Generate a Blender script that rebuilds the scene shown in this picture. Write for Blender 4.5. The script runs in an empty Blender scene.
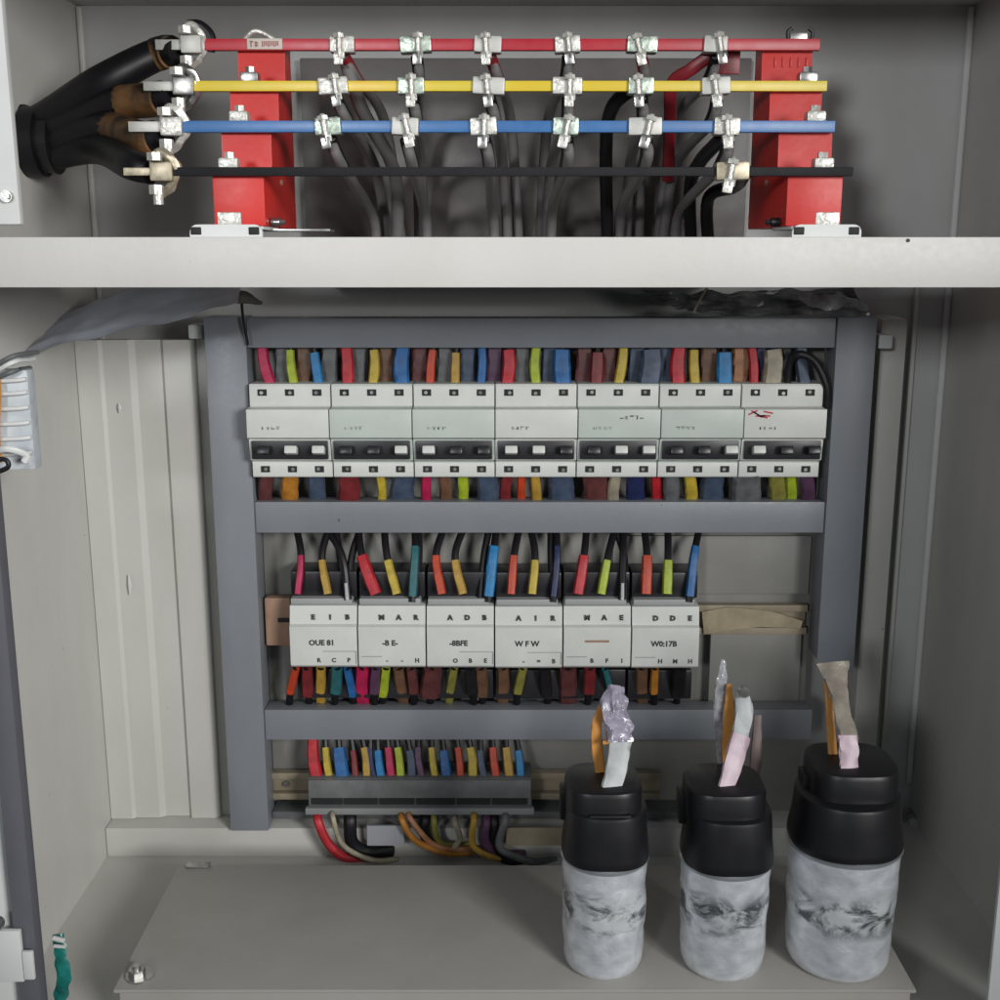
import bpy, bmesh, math, random
from mathutils import Vector, Matrix, noise

sc = bpy.context.scene
COL = sc.collection

# ------------------------------------------------------------------ camera
F = 1150.0
TH = math.radians(12.2)
CT, ST = math.cos(TH), math.sin(TH)
cam_d = bpy.data.cameras.new('camera')
cam = bpy.data.objects.new('camera', cam_d)
COL.objects.link(cam)
cam.location = (0, 0, 0)
cam.rotation_euler = (math.radians(90) - TH, 0, 0)
cam_d.sensor_width = 36
cam_d.lens = 36 * F / 1000
cam_d.clip_start = 0.02
cam_d.clip_end = 50
sc.camera = cam
sc.render.resolution_x = 1024
sc.render.resolution_y = 1024

# ------------------------------------------------------------------ world
w = bpy.data.worlds.new('World')
sc.world = w
w.use_nodes = True
nt = w.node_tree
nt.nodes.clear()
out = nt.nodes.new('ShaderNodeOutputWorld')
bg = nt.nodes.new('ShaderNodeBackground')
tc = nt.nodes.new('ShaderNodeTexCoord')
sep = nt.nodes.new('ShaderNodeSeparateXYZ')
rmp = nt.nodes.new('ShaderNodeValToRGB')
mr = nt.nodes.new('ShaderNodeMapRange')
mr.inputs['From Min'].default_value = -1
mr.inputs['From Max'].default_value = 1
nt.links.new(tc.outputs['Generated'], sep.inputs[0])
nt.links.new(sep.outputs['Z'], mr.inputs['Value'])
nt.links.new(mr.outputs[0], rmp.inputs[0])
rmp.color_ramp.elements[0].position = 0.30
rmp.color_ramp.elements[0].color = (0.12, 0.125, 0.13, 1)
rmp.color_ramp.elements[1].position = 0.75
rmp.color_ramp.elements[1].color = (0.78, 0.88, 1.0, 1)
nt.links.new(rmp.outputs[0], bg.inputs[0])
bg.inputs[1].default_value = 0.25
nt.links.new(bg.outputs[0], out.inputs[0])


def area(name, loc, aim, size, power, color):
    d = bpy.data.lights.new(name, 'AREA')
    d.size = size
    d.energy = power
    d.color = color
    o = bpy.data.objects.new(name, d)
    COL.objects.link(o)
    o.location = loc
    o.rotation_euler = (Vector(aim) - Vector(loc)).to_track_quat('-Z', 'Y').to_euler()
    return o


kl = area('window_light', (-0.78, -1.4, 0.38), (0.10, 1.0, 0.14), 0.26, 1.7, (0.97, 0.985, 1.0))
kl.data.spread = math.radians(46)
fl_ = area('room_light', (0.95, -0.75, 0.25), (-0.40, 0.85, -0.28), 0.5, 4.8, (1.0, 0.995, 0.975))
fl_.data.spread = math.radians(56)

sc.view_settings.view_transform = 'Standard'
sc.view_settings.look = 'None'
sc.view_settings.exposure = -0.33
sc.view_settings.gamma = 1.0


# ------------------------------------------------------------------ helpers
def P(px, py, Y):
    """point of the place at depth Y seen at pixel px, py of the 1000 px photograph"""
    r = (500 - py) / F
    d = Y / (CT + r * ST)
    return Vector(((px - 500) / F * d, Y, d * (-ST + r * CT)))


def PZ(px, py, Z):
    r = (500 - py) / F
    d = Z / (-ST + r * CT)
    return Vector(((px - 500) / F * d, d * (CT + r * ST), Z))


MATS = {}


def mat(name, color, rough=0.5, metal=0.0, var=0.12, scale=18, bump=0.05, bscale=60, spec=0.5,
        color2=None, trans=0.0, coat=0.0, ramp=(0.35, 0.7), wear=0.0):
    if name in MATS:
        return MATS[name]
    m = bpy.data.materials.new(name)
    m.use_nodes = True
    t = m.node_tree
    b = t.nodes['Principled BSDF']
    co = t.nodes.new('ShaderNodeTexCoord')
    n = t.nodes.new('ShaderNodeTexNoise')
    n.inputs['Scale'].default_value = scale
    n.inputs['Detail'].default_value = 6
    n.inputs['Roughness'].default_value = 0.6
    t.links.new(co.outputs['Object'], n.inputs['Vector'])
    cr = t.nodes.new('ShaderNodeValToRGB')
    cr.color_ramp.elements[0].position = ramp[0]
    cr.color_ramp.elements[1].position = ramp[1]
    c2 = color2 or tuple(c * (1 - var) for c in color)
    cr.color_ramp.elements[0].color = (*c2, 1)
    cr.color_ramp.elements[1].color = (*color, 1)
    t.links.new(n.outputs['Fac'], cr.inputs[0])
    src = cr.outputs[0]
    if wear:
        mp = t.nodes.new('ShaderNodeMapping')
        mp.inputs['Scale'].default_value = (22, 22, 6)
        t.links.new(co.outputs['Object'], mp.inputs[0])
        nw = t.nodes.new('ShaderNodeTexNoise')
        nw.inputs['Scale'].default_value = 1
        nw.inputs['Detail'].default_value = 5
        t.links.new(mp.outputs[0], nw.inputs['Vector'])
        rw_ = t.nodes.new('ShaderNodeValToRGB')
        rw_.color_ramp.elements[0].position = 0.30
        rw_.color_ramp.elements[0].color = (0.93, 0.92, 0.90, 1)
        rw_.color_ramp.elements[1].position = 0.62
        rw_.color_ramp.elements[1].color = (1, 1, 1, 1)
        t.links.new(nw.outputs['Fac'], rw_.inputs[0])
        vo = t.nodes.new('ShaderNodeTexNoise')
        vo.inputs['Scale'].default_value = 150
        vo.inputs['Detail'].default_value = 2
        t.links.new(co.outputs['Object'], vo.inputs['Vector'])
        rv = t.nodes.new('ShaderNodeValToRGB')
        rv.color_ramp.elements[0].position = 0.19
        rv.color_ramp.elements[0].color = (0.45, 0.42, 0.38, 1)
        rv.color_ramp.elements[1].position = 0.23
        rv.color_ramp.elements[1].color = (1, 1, 1, 1)
        t.links.new(vo.outputs['Fac'], rv.inputs[0])
        m1 = t.nodes.new('ShaderNodeMixRGB')
        m1.blend_type = 'MULTIPLY'
        m1.inputs[0].default_value = wear
        t.links.new(src, m1.inputs[1])
        t.links.new(rw_.outputs[0], m1.inputs[2])
        m2 = t.nodes.new('ShaderNodeMixRGB')
        m2.blend_type = 'MULTIPLY'
        m2.inputs[0].default_value = min(1, wear)
        t.links.new(m1.outputs[0], m2.inputs[1])
        t.links.new(rv.outputs[0], m2.inputs[2])
        src = m2.outputs[0]
    t.links.new(src, b.inputs['Base Color'])
    b.inputs['Roughness'].default_value = rough
    b.inputs['Metallic'].default_value = metal
    b.inputs['Specular IOR Level'].default_value = spec
    if trans:
        b.inputs['Transmission Weight'].default_value = trans
    if coat:
        b.inputs['Coat Weight'].default_value = coat
    n2 = t.nodes.new('ShaderNodeTexNoise')
    n2.inputs['Scale'].default_value = bscale
    n2.inputs['Detail'].default_value = 4
    t.links.new(co.outputs['Object'], n2.inputs['Vector'])
    mr = t.nodes.new('ShaderNodeMapRange')
    mr.inputs['To Min'].default_value = max(0.02, rough - 0.08)
    mr.inputs['To Max'].default_value = min(1, rough + 0.1)
    t.links.new(n2.outputs['Fac'], mr.inputs['Value'])
    t.links.new(mr.outputs[0], b.inputs['Roughness'])
    if bump:
        bp = t.nodes.new('ShaderNodeBump')
        bp.inputs['Strength'].default_value = bump
        bp.inputs['Distance'].default_value = 0.002
        t.links.new(n2.outputs['Fac'], bp.inputs['Height'])
        t.links.new(bp.outputs[0], b.inputs['Normal'])
    MATS[name] = m
    return m


WALL = mat('cabinet_paint', (0.56, 0.555, 0.525), 0.42, var=0.10, scale=5, bump=0.04, bscale=260, wear=0.9)
BACK = mat('back_paint', (0.52, 0.525, 0.52), 0.48, var=0.14, scale=4, bump=0.04, bscale=260, wear=0.9)
CREAM = mat('rail_paint', (0.53, 0.52, 0.495), 0.45, var=0.06, scale=9, bump=0.05, bscale=220, wear=0.5)
FRAME = mat('frame_paint', (0.205, 0.22, 0.245), 0.40, var=0.12, scale=9, bump=0.05, bscale=240, wear=0.9)
PLATE = mat('plate_paint', (0.36, 0.345, 0.32), 0.5, var=0.10, scale=7, bump=0.06, bscale=180, wear=0.8)
INNER = mat('inner_plate_paint', (0.25, 0.247, 0.232), 0.5, var=0.22, scale=10, bump=0.05, bscale=150, wear=1.0)
BROWN = mat('rail_brown', (0.36, 0.22, 0.15), 0.55, var=0.3, scale=30)
RED = mat('support_red', (0.62, 0.028, 0.022), 0.42, var=0.14, scale=22, bump=0.08, bscale=140, wear=0.7)
BRED = mat('bar_red', (0.52, 0.012, 0.03), 0.35, var=0.2, scale=30, wear=0.6)
BYEL = mat('bar_yellow', (0.78, 0.50, 0.015), 0.35, color2=(0.66, 0.56, 0.03), scale=12, wear=0.5)
BBLU = mat('bar_blue', (0.035, 0.16, 0.42), 0.35, var=0.2, scale=30, wear=0.6)
BBLK = mat('bar_black', (0.008, 0.008, 0.010), 0.6, spec=0.25)
TIN = mat('tinned_metal', (0.70, 0.69, 0.64), 0.36, 0.4, var=0.35, scale=140, bump=0.35, bscale=260)
ALU = mat('bare_bar', (0.60, 0.60, 0.56), 0.42, 0.15, var=0.25, scale=60, bump=0.1)
BRASS = mat('old_brass', (0.55, 0.48, 0.35), 0.4, 0.4, var=0.5, scale=120, bump=0.3)
BLACK = mat('black_cable', (0.007, 0.007, 0.009), 0.45, bump=0.1, spec=0.35)
DKRED = mat('dark_red_cable', (0.22, 0.012, 0.02), 0.4)
GREYC = mat('grey_cable', (0.17, 0.16, 0.16), 0.65)
OCHRE = mat('ochre_sleeve', (0.22, 0.11, 0.04), 0.55, color2=(0.02, 0.015, 0.012), scale=28, ramp=(0.42, 0.6))
WHITE = mat('breaker_white', (0.60, 0.61, 0.585), 0.42, var=0.10, scale=30, bump=0.04, wear=0.6)
MINT = mat('breaker_pale', (0.49, 0.54, 0.505), 0.42, var=0.10, scale=25, bump=0.04, wear=0.6)
DARK = mat('dark_plastic', (0.016, 0.016, 0.019), 0.35)
SLOT = mat('slot_black', (0.01, 0.01, 0.01), 0.7)
INK = mat('print_ink', (0.04, 0.04, 0.04), 0.7)
REDINK = mat('red_print', (0.45, 0.03, 0.03), 0.6)
STEEL = mat('steel', (0.55, 0.55, 0.53), 0.3, 0.9, var=0.4, scale=120, bump=0.2)
CAPB = mat('cap_black', (0.0105, 0.0105, 0.012), 0.38, bump=0.06, spec=0.4)
GASK = mat('gasket', (0.10, 0.10, 0.115), 0.6, bump=0.1)
PALE = mat('pale_paint', (0.60, 0.61, 0.60), 0.45, var=0.08)
TEAL = mat('teal_film', (0.02, 0.25, 0.22), 0.3, var=0.6, scale=60)
DUCT = mat('duct_grey', (0.13, 0.14, 0.14), 0.5, var=0.3, scale=25, bump=0.1)

SC = {
    'red': (0.62, 0.02, 0.035), 'crimson': (0.60, 0.015, 0.10), 'orange red': (0.68, 0.07, 0.02),
    'dark red': (0.25, 0.025, 0.03), 'yellow': (0.68, 0.50, 0.05), 'lime': (0.50, 0.62, 0.03),
    'mustard': (0.60, 0.36, 0.05), 'blue': (0.02, 0.16, 0.45), 'bright blue': (0.02, 0.26, 0.60),
    'navy': (0.018, 0.03, 0.12), 'slate blue': (0.075, 0.11, 0.18), 'brown': (0.20, 0.10, 0.055),
    'maroon': (0.16, 0.045, 0.045), 'grey': (0.17, 0.18, 0.185), 'cream': (0.46, 0.41, 0.30),
    'teal': (0.03, 0.18, 0.20), 'purple': (0.13, 0.055, 0.12), 'black': (0.012, 0.012, 0.014),
    'orange': (0.62, 0.25, 0.03), 'white': (0.6, 0.6, 0.6), 'copper': (0.55, 0.25, 0.12),
    'olive': (0.32, 0.30, 0.06),
}


def smat(c):
    return mat('sleeve_' + c.replace(' ', '_'), tuple(v * 0.85 for v in SC[c]), 0.5, var=0.45, scale=70, bump=0.15, bscale=160)


def obj(name, bm, m, parent=None, smooth=True, loc=None):
    bmesh.ops.recalc_face_normals(bm, faces=bm.faces)
    me = bpy.data.meshes.new(name)
    bm.to_mesh(me)
    bm.free()
    me.materials.append(m)
    if smooth:
        for p in me.polygons:
            p.use_smooth = True
        try:
            me.set_sharp_from_angle(angle=math.radians(35))
        except Exception:
            pass
    o = bpy.data.objects.new(name, me)
    COL.objects.link(o)
    if loc is not None:
        o.location = loc
    if parent is not None:
        o.parent = parent
    return o


def tag(o, label, cat, group=None, kind=None):
    o['label'] = label
    o['category'] = cat
    if group:
        o['group'] = group
    if kind:
        o['kind'] = kind
    return o


def thing(name, loc, label, cat, group=None):
    o = bpy.data.objects.new(name, None)
    o.empty_display_size = 0.01
    COL.objects.link(o)
    o.location = loc
    return tag(o, label, cat, group)


def box(bm, lo, hi, bev=0.0, M=None, seg=2):
    lo = Vector(lo)
    hi = Vector(hi)
    c = (lo + hi) / 2
    s = hi - lo
    t = bmesh.new()
    bmesh.ops.create_cube(t, size=1)
    for v in t.verts:
        v.co = Vector((v.co.x * s.x, v.co.y * s.y, v.co.z * s.z)) + c
    if bev > 0:
        bmesh.ops.bevel(t, geom=list(t.edges), offset=min(bev, min(abs(s.x), abs(s.y), abs(s.z)) * 0.45),
                        segments=seg, affect='EDGES', profile=0.6)
    if M is not None:
        bmesh.ops.transform(t, matrix=M, verts=t.verts)
    me = bpy.data.meshes.new('t')
    t.to_mesh(me)
    t.free()
    bm.from_mesh(me)
    bpy.data.meshes.remove(me)
    return bm


def B(lo, hi, bev=0.0, M=None):
    return box(bmesh.new(), lo, hi, bev, M)


def prism_x(bm, prof, x0, x1, bev=0.0):
    """profile in (y, z), extruded along x"""
    t = bmesh.new()
    a = [t.verts.new((x0, y, z)) for y, z in prof]
    b = [t.verts.new((x1, y, z)) for y, z in prof]
    n = len(prof)
    t.faces.new(a)
    t.faces.new(b[::-1])
    for i in range(n):
        t.faces.new((a[i], b[i], b[(i + 1) % n], a[(i + 1) % n]))
    if bev:
        bmesh.ops.bevel(t, geom=list(t.edges), offset=bev, segments=2, affect='EDGES', profile=0.6)
    me = bpy.data.meshes.new('t')
    t.to_mesh(me)
    t.free()
    bm.from_mesh(me)
    bpy.data.meshes.remove(me)
    return bm


def prism_y(bm, prof, y0, y1, bev=0.0):
    """outline in (x, z), given thickness along y"""
    t = bmesh.new()
    a = [t.verts.new((x, y0, z)) for x, z in prof]
    b = [t.verts.new((x, y1, z)) for x, z in prof]
    n = len(prof)
    t.faces.new(a)
    t.faces.new(b[::-1])
    for i in range(n):
        t.faces.new((a[i], b[i], b[(i + 1) % n], a[(i + 1) % n]))
    if bev:
        bmesh.ops.bevel(t, geom=list(t.edges), offset=bev, segments=2, affect='EDGES', profile=0.6)
    me = bpy.data.meshes.new('t')
    t.to_mesh(me)
    t.free()
    bm.from_mesh(me)
    bpy.data.meshes.remove(me)
    return bm


def catmull(pts, n=8):
    pts = [Vector(p) for p in pts]
    if len(pts) == 2:
        return [pts[0].lerp(pts[1], i / n) for i in range(n + 1)]
    q = [pts[0] * 2 - pts[1]] + pts + [pts[-1] * 2 - pts[-2]]
    res = []
    for i in range(1, len(q) - 2):
        p0, p1, p2, p3 = q[i - 1:i + 3]
        for k in range(n):
            t = k / n
            res.append(0.5 * ((2 * p1) + (p2 - p0) * t + (2 * p0 - 5 * p1 + 4 * p2 - p3) * t * t
                              + (3 * p1 - p0 - 3 * p2 + p3) * t ** 3))
    res.append(pts[-1])
    return res


def tube(bm, pts, r, seg=10, n=8, flat=1.0, side=Vector((0, 1, 0)), wob=0.0, seed=0, square=False):
    """r: number or list of radii along the path; flat squashes along 'side'"""
    path = catmull(pts, n)
    m = len(path)
    rings = []
    for i, p in enumerate(path):
        tg = (path[min(i + 1, m - 1)] - path[max(i - 1, 0)]).normalized()
        u = tg.cross(side)
        if u.length < 1e-4:
            u = tg.cross(Vector((1, 0, 0)))
        u.normalize()
        v = u.cross(tg).normalized()
        f = i / (m - 1)
        if isinstance(r, (list, tuple)):
            k = f * (len(r) - 1)
            a = int(min(k, len(r) - 2))
            rr = r[a] + (r[a + 1] - r[a]) * (k - a)
        else:
            rr = r
        ring = []
        for j in range(seg):
            an = 2 * math.pi * j / seg
            cx, sx = math.cos(an), math.sin(an)
            if square:
                q = 1 / max(abs(cx), abs(sx)) ** 0.7
                cx *= q * 0.9
                sx *= q * 0.9
            q = 1.0
            if wob:
                q += wob * noise.noise(Vector((p.x * 120 + seed * 7.3, p.z * 120, j * 0.9)))
            ring.append(bm.verts.new(p + (u * cx + v * sx * flat) * rr * q))
        rings.append(ring)
    for a, b in zip(rings, rings[1:]):
        for j in range(seg):
            bm.faces.new((a[j], a[(j + 1) % seg], b[(j + 1) % seg], b[j]))
    bm.faces.new(rings[0][::-1])
    bm.faces.new(rings[-1])
    return bm


def T(pts, r, **k):
    return tube(bmesh.new(), pts, r, **k)


def lathe(prof, seg=48, sq=2.0, cx=0.0, cy=0.0, dn=0.0, seed=0, dz=None):
    bm = bmesh.new()
    rings = []
    for (r, z, ox, oy) in [(p + (0, 0))[:4] for p in prof]:
        ring = []
        for j in range(seg):
            a = 2 * math.pi * j / seg
            c, s = math.cos(a), math.sin(a)
            q = (abs(c) ** sq + abs(s) ** sq) ** (-1 / sq)
            rr = r * q
            if dn and (dz is None or dz[0] < z < dz[1]):
                rr += dn * noise.noise(Vector((c * 2.2 + seed * 3.1, s * 2.2, z * 55)))
                rr += dn * 0.5 * noise.noise(Vector((c * 6 + seed, s * 6, z * 170)))
            ring.append(bm.verts.new((cx + ox + rr * c, cy + oy + rr * s, z)))
        rings.append(ring)
    for a, b in zip(rings, rings[1:]):
        for j in range(seg):
            bm.faces.new((a[j], a[(j + 1) % seg], b[(j + 1) % seg], b[j]))
    bm.faces.new(rings[0][::-1])
    bm.faces.new(rings[-1])
    return bm


def cyl(bm, c, r, h, axis='Z', seg=20, r2=None):
    t = bmesh.new()
    bmesh.ops.create_cone(t, cap_ends=True, segments=seg, radius1=r, radius2=r if r2 is None else r2, depth=h)
    R = {'Z': Matrix(), 'Y': Matrix.Rotation(math.pi / 2, 4, 'X'), 'X': Matrix.Rotation(math.pi / 2, 4, 'Y')}[axis]
    bmesh.ops.transform(t, matrix=Matrix.Translation(Vector(c)) @ R, verts=t.verts)
    me = bpy.data.meshes.new('t')
    t.to_mesh(me)
    t.free()
    bm.from_mesh(me)
    bpy.data.meshes.remove(me)
    return bm


def glyphs(bm, x0, x1, z, h, n, y, rng, th=0.0004):
    """a row of tiny printed strokes on a face at depth y"""
    wd = (x1 - x0) / n
    for i in range(n):
        gx = x0 + i * wd
        k = rng.randint(2, 4)
        for _ in range(k):
            if rng.random() < 0.5:
                xx = gx + rng.random() * wd * 0.6
                box(bm, (xx, y, z - h / 2), (xx + wd * 0.22, y + th, z + h / 2 * rng.uniform(0.3, 1)))
            else:
                zz = z + rng.uniform(-0.45, 0.35) * h
                box(bm, (gx + wd * 0.05, y - 0.00005, zz), (gx + wd * 0.8, y + th, zz + h * 0.2))


def lettering(bm, txt, x, z, h, y, bold=0.0):
    cu = bpy.data.curves.new('t', 'FONT')
    cu.body = txt
    cu.size = h * 1.4
    cu.align_x = 'CENTER'
    cu.extrude = 0.0002
    cu.offset = bold
    cu.resolution_u = 2
    ob = bpy.data.objects.new('t', cu)
    me = ob.to_mesh()
    me.transform(Matrix.Translation((x, y, z - h / 2)) @ Matrix.Rotation(math.pi / 2, 4, 'X'))
    bm.from_mesh(me)
    ob.to_mesh_clear()
    bpy.data.objects.remove(ob)
    bpy.data.curves.remove(cu)


ORD = ['first', 'second', 'third', 'fourth', 'fifth', 'sixth', 'seventh', 'eighth']

# ------------------------------------------------------------------ cabinet shell
XL, XR = -0.362, 0.405
YF, YB = 0.70, 1.05
ZT, ZF = 0.205, -0.545
cab = thing('electrical_cabinet', (0, YB, ZF), 'grey painted steel cabinet shell whose pale cross rail separates busbars above from breakers below', 'cabinet')


def cp(name, bm, m, smooth=True):
    bmesh.ops.translate(bm, verts=bm.verts, vec=(0, -YB, -ZF))
    return obj(name, bm, m, cab, smooth)


cp('back_wall', B((XL, YB, ZF - 0.002), (XR, YB + 0.004, ZT + 0.002)), BACK)
cp('side_wall', B((XL - 0.004, YF + 0.004, ZF - 0.002), (XL, YB + 0.004, ZT + 0.002)), WALL)
cp('side_wall', B((XR, YF + 0.004, ZF - 0.002), (XR + 0.004, YB + 0.004, ZT + 0.002)), WALL)
cp('ceiling_panel', B((XL, YF + 0.004, ZT), (XR, YB - 0.001, ZT + 0.004)), BACK)
cp('floor_panel', B((XL, YF + 0.004, ZF - 0.004), (XR, YB - 0.001, ZF)), WALL)
# corner seams: small folded strips where the walls meet
bm = bmesh.new()
tube(bm, [(XL + 0.003, YB - 0.003, ZF + 0.035), (XL + 0.003, YB - 0.003, ZT - 0.002)], 0.0028, n=2)
cp('corner_seam', bm, WALL)
bm = bmesh.new()
tube(bm, [(XR - 0.003, YB - 0.003, ZF + 0.035), (XR - 0.003, YB - 0.003, ZT - 0.002)], 0.0032, n=2)
cp('corner_seam', bm, PALE)
# low ledge at the back of the floor
cp('back_ledge', B((XL + 0.0005, 0.966, ZF), (0.305, YB - 0.0005, -0.5165), 0.001), WALL)
# cross rail at the opening
a = P(500, 237, YF)
b = P(500, 287.5, YF)
RZ1, RZ0 = a.z, b.z
bm = bmesh.new()
prism_x(bm, [(YF, RZ0), (YF + 0.022, RZ0 + 0.0005), (YF + 0.022, RZ0 + 0.002), (YF + 0.0015, RZ0 + 0.002),
             (YF + 0.0015, RZ1 - 0.002), (YF + 0.13, RZ1 - 0.002), (YF + 0.13, RZ1), (YF, RZ1)], -0.46, 0.46, 0.0006)
cp('cross_rail', bm, CREAM)
cp('cable_trunking', B((-0.16, 0.955, RZ0 - 0.002), (0.20, YB - 0.001, RZ1 - 0.006), 0.002), WALL)
bm = bmesh.new()
x = P(908, 240, YF)
cyl(bm, (x.x, YF - 0.0002, RZ1 - 0.002), 0.0011, 0.0008, 'Y', 10)
cp('rivet', bm, INK)

# folded inner side panel left of the frame, with shallow vertical ribs
zt = P(150, 340, 0.985).z
xa_ = P(203, 400, 0.985).x + 0.02
prof = []
xs_ = [XL + 0.0006, XL + 0.020, XL + 0.023, XL + 0.045, XL + 0.050, XL + 0.072, XL + 0.075, XL + 0.098, XL + 0.102, xa_]
ys_ = [0.983, 0.983, 0.9852, 0.9852, 0.9888, 0.9888, 0.9846, 0.9846, 0.991, 0.991]
bm = bmesh.new()
ol = list(zip(xs_, ys_)) + [(xa_, 0.9945), (XL + 0.0006, 0.9945)]
lo_ = [bm.verts.new((x, y, -0.516)) for x, y in ol]
hi_ = [bm.verts.new((x, y, zt)) for x, y in ol]
bm.faces.new(lo_)
bm.faces.new(hi_[::-1])
for k in range(len(ol)):
    q = (k + 1) % len(ol)
    bm.faces.new((lo_[k], lo_[q], hi_[q], hi_[k]))
cp('folded_panel', bm, WALL)
p0 = P(881, 317, 1.0)
p1 = P(911, 317, 1.0)
cp('stiffener', B((p0.x, 1.0, ZF + 0.001), (p1.x, YB - 0.0005, p0.z), 0.009), WALL)
p0 = P(915, 317, 1.04)
cp('fold', B((p0.x, 1.043, ZF + 0.001), (p0.x + 0.004, YB - 0.0005, RZ0), 0.001), WALL)

# front flanges of the opening, left above and below, right below
fl = P(25, 225, YF)
pn = thing('door_post', (fl.x, YF, fl.z), 'pale painted door post with a small screw, at the left above the cross rail', 'door post')
zb = fl.z
bm = B((-0.16, -0.006, 0.0), (0, 0.0, 0.22), 0.0015)
obj('post_face', bm, PALE, pn)
q = P(12, 197, YF) - fl
bm = bmesh.new()
cyl(bm, (q.x, -0.0075, q.z), 0.0035, 0.003, 'Y', 14)
cyl(bm, (q.x + .0012, -0.009, q.z), 0.0016, 0.003, 'Y', 8)
obj('screw', bm, STEEL, pn)

# lower left door edge
g0 = P(9, 560, YF)
door = thing('cabinet_door', (g0.x, YF, ZF), 'open door edge with dark rubber gasket and hinge at the lower left', 'door')
ztop = P(0, 470, YF).z - ZF
bm = bmesh.new()
tube(bm, [(-0.009, -0.004, -0.01), (-0.009, -0.004, ztop * 0.5), (-0.0085, -0.003, ztop)], 0.0085, n=3, flat=0.8, square=True, seg=16)
obj('gasket', bm, GASK, door)
bm = B((-0.055, -0.002, -0.01), (-0.0185, 0.002, ztop - 0.01), 0.001)
obj('door_panel', bm, PALE, door)
hp = P(15, 952, YF - 0.012) - Vector((g0.x, YF, ZF))
bm = bmesh.new()
box(bm, (hp.x - 0.012, -0.016, hp.z - 0.020), (hp.x + 0.006, -0.012, hp.z + 0.018), 0.001)
box(bm, (hp.x + 0.0062, -0.0165, hp.z - 0.018), (hp.x + 0.0135, -0.0135, hp.z + 0.003), 0.001)
hg = obj('hinge', bm, PALE, door)
bm = bmesh.new()
cyl(bm, (hp.x - 0.008, -0.017, hp.z + 0.024), 0.0045, 0.006, 'Y', 12)
obj('hinge_pin', bm, STEEL, hg)

# right lower door edge
g1 = P(985, 1000, YF)
rd = thing('door_post', (g1.x, YF, ZF), 'pale sliver of door post in the dark lower right corner', 'door post')
obj('post_face', B((0, -0.004, -0.02), (0.06, 0.0, 0.27), 0.0015), PALE, rd)

# ------------------------------------------------------------------ floor plate that carries the capacitors
ZP = -0.5045
pf0 = PZ(113, 990, ZP)
pf1 = PZ(918, 992, ZP)
pb0 = PZ(186, 865, ZP)
x0, x1, y0, y1 = pf0.x, pf1.x, pf0.y, pb0.y
plate = thing('base_plate', ((x0 + x1) / 2, y0, ZF), 'wide low grey base plate on the cabinet floor under the three capacitors', 'base plate')
hw = (x1 - x0) / 2
obj('plate_top', B((-hw, 0, -ZF + ZP - 0.003), (hw, y1 - y0, -ZF + ZP), 0.0012), PLATE, plate)
obj('plate_side', B((-hw + 0.003, 0.003, 0.0005), (hw - 0.003, y1 - y0 - 0.003, -ZF + ZP - 0.0032), 0.001), PLATE, plate)
q = PZ(140, 976, ZP)
bm = bmesh.new()
cyl(bm, (q.x - (x0 + x1) / 2, q.y - y0, -ZF + ZP + 0.0008), 0.010, 0.0015, seg=24)
cyl(bm, (q.x - (x0 + x1) / 2 - 0.002, q.y - y0, -ZF + ZP + 0.0035), 0.006, 0.005, seg=6)
cyl(bm, (q.x - (x0 + x1) / 2 - 0.002, q.y - y0, -ZF + ZP + 0.007), 0.003, 0.004, seg=12)
obj('bolt', bm, STEEL, plate)
q = PZ(196, 866, ZP)
obj('clip', B((q.x - (x0 + x1) / 2 - 0.008, y1 - y0 - 0.006, -ZF + ZP + 0.0003), (q.x - (x0 + x1) / 2 + 0.012, y1 - y0 + 0.002, -ZF + ZP + 0.0016), 0.0005), STEEL, plate)

# ------------------------------------------------------------------ mounting frame
YFR = 0.96
tl = P(203, 317, YFR)
tr = P(245, 317, YFR)
rl = P(838, 317, YFR)
rr_ = P(878, 317, YFR)
frame = thing('mounting_rack', (0, YFR, -0.516), 'blue grey steel frame of two posts and three rails around the breaker rows', 'frame')
ztop = tl.z + 0.516


def fbox(name, lo, hi, bev=0.0012):
    bm = B((lo[0], lo[1] - YFR, lo[2] + 0.516), (hi[0], hi[1] - YFR, hi[2] + 0.516), bev)
    return obj(name, bm, FRAME, frame)


fbox('post', (tl.x, YFR, -0.516), (tr.x, YFR + 0.03, tl.z))
zc = P(830, 660, YFR).z
zd = P(830, 673, YFR).z
bm = bmesh.new()
prism_y(bm, [(rl.x, zc + 0.516), (rr_.x, zd + 0.516), (rr_.x, tl.z + 0.516), (rl.x, tl.z + 0.516)], 0, 0.03, 0.0012)
obj('post', bm, FRAME, frame)
YR = YFR + 0.0025
for (ya, yb_) in ((318, 348), (502, 533), (710, 740)):
    za, zb_ = P(500, ya, YR).z, P(500, yb_, YR).z
    fbox('rail', (tr.x + 0.0003, YR, zb_), (rl.x - 0.0003, YR + 0.022, za))
bm = bmesh.new()
for px_, py_ in ((241, 326), (842, 326)):
    pass
# inner mounting plate behind the rails
YM = 1.0
zt_, zb_ = P(500, 330, YM).z, P(500, 824, YM).z
obj('inner_panel', B((tr.x - 0.002, YM - YFR, zb_ + 0.516), (rl.x + 0.002, YM - YFR + 0.003, zt_ + 0.516), 0.0005), INNER, frame)
# lower lip of the inner panel under the terminal row
a = P(262, 806, 0.975)
b = P(560, 819, 0.975)
obj('bottom_lip', B((tr.x + 0.0006, 0.975 - YFR, b.z + 0.516), (rl.x - 0.03, YM - YFR - 0.0005, b.z + 0.523), 0.001), DUCT, frame)
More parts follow.
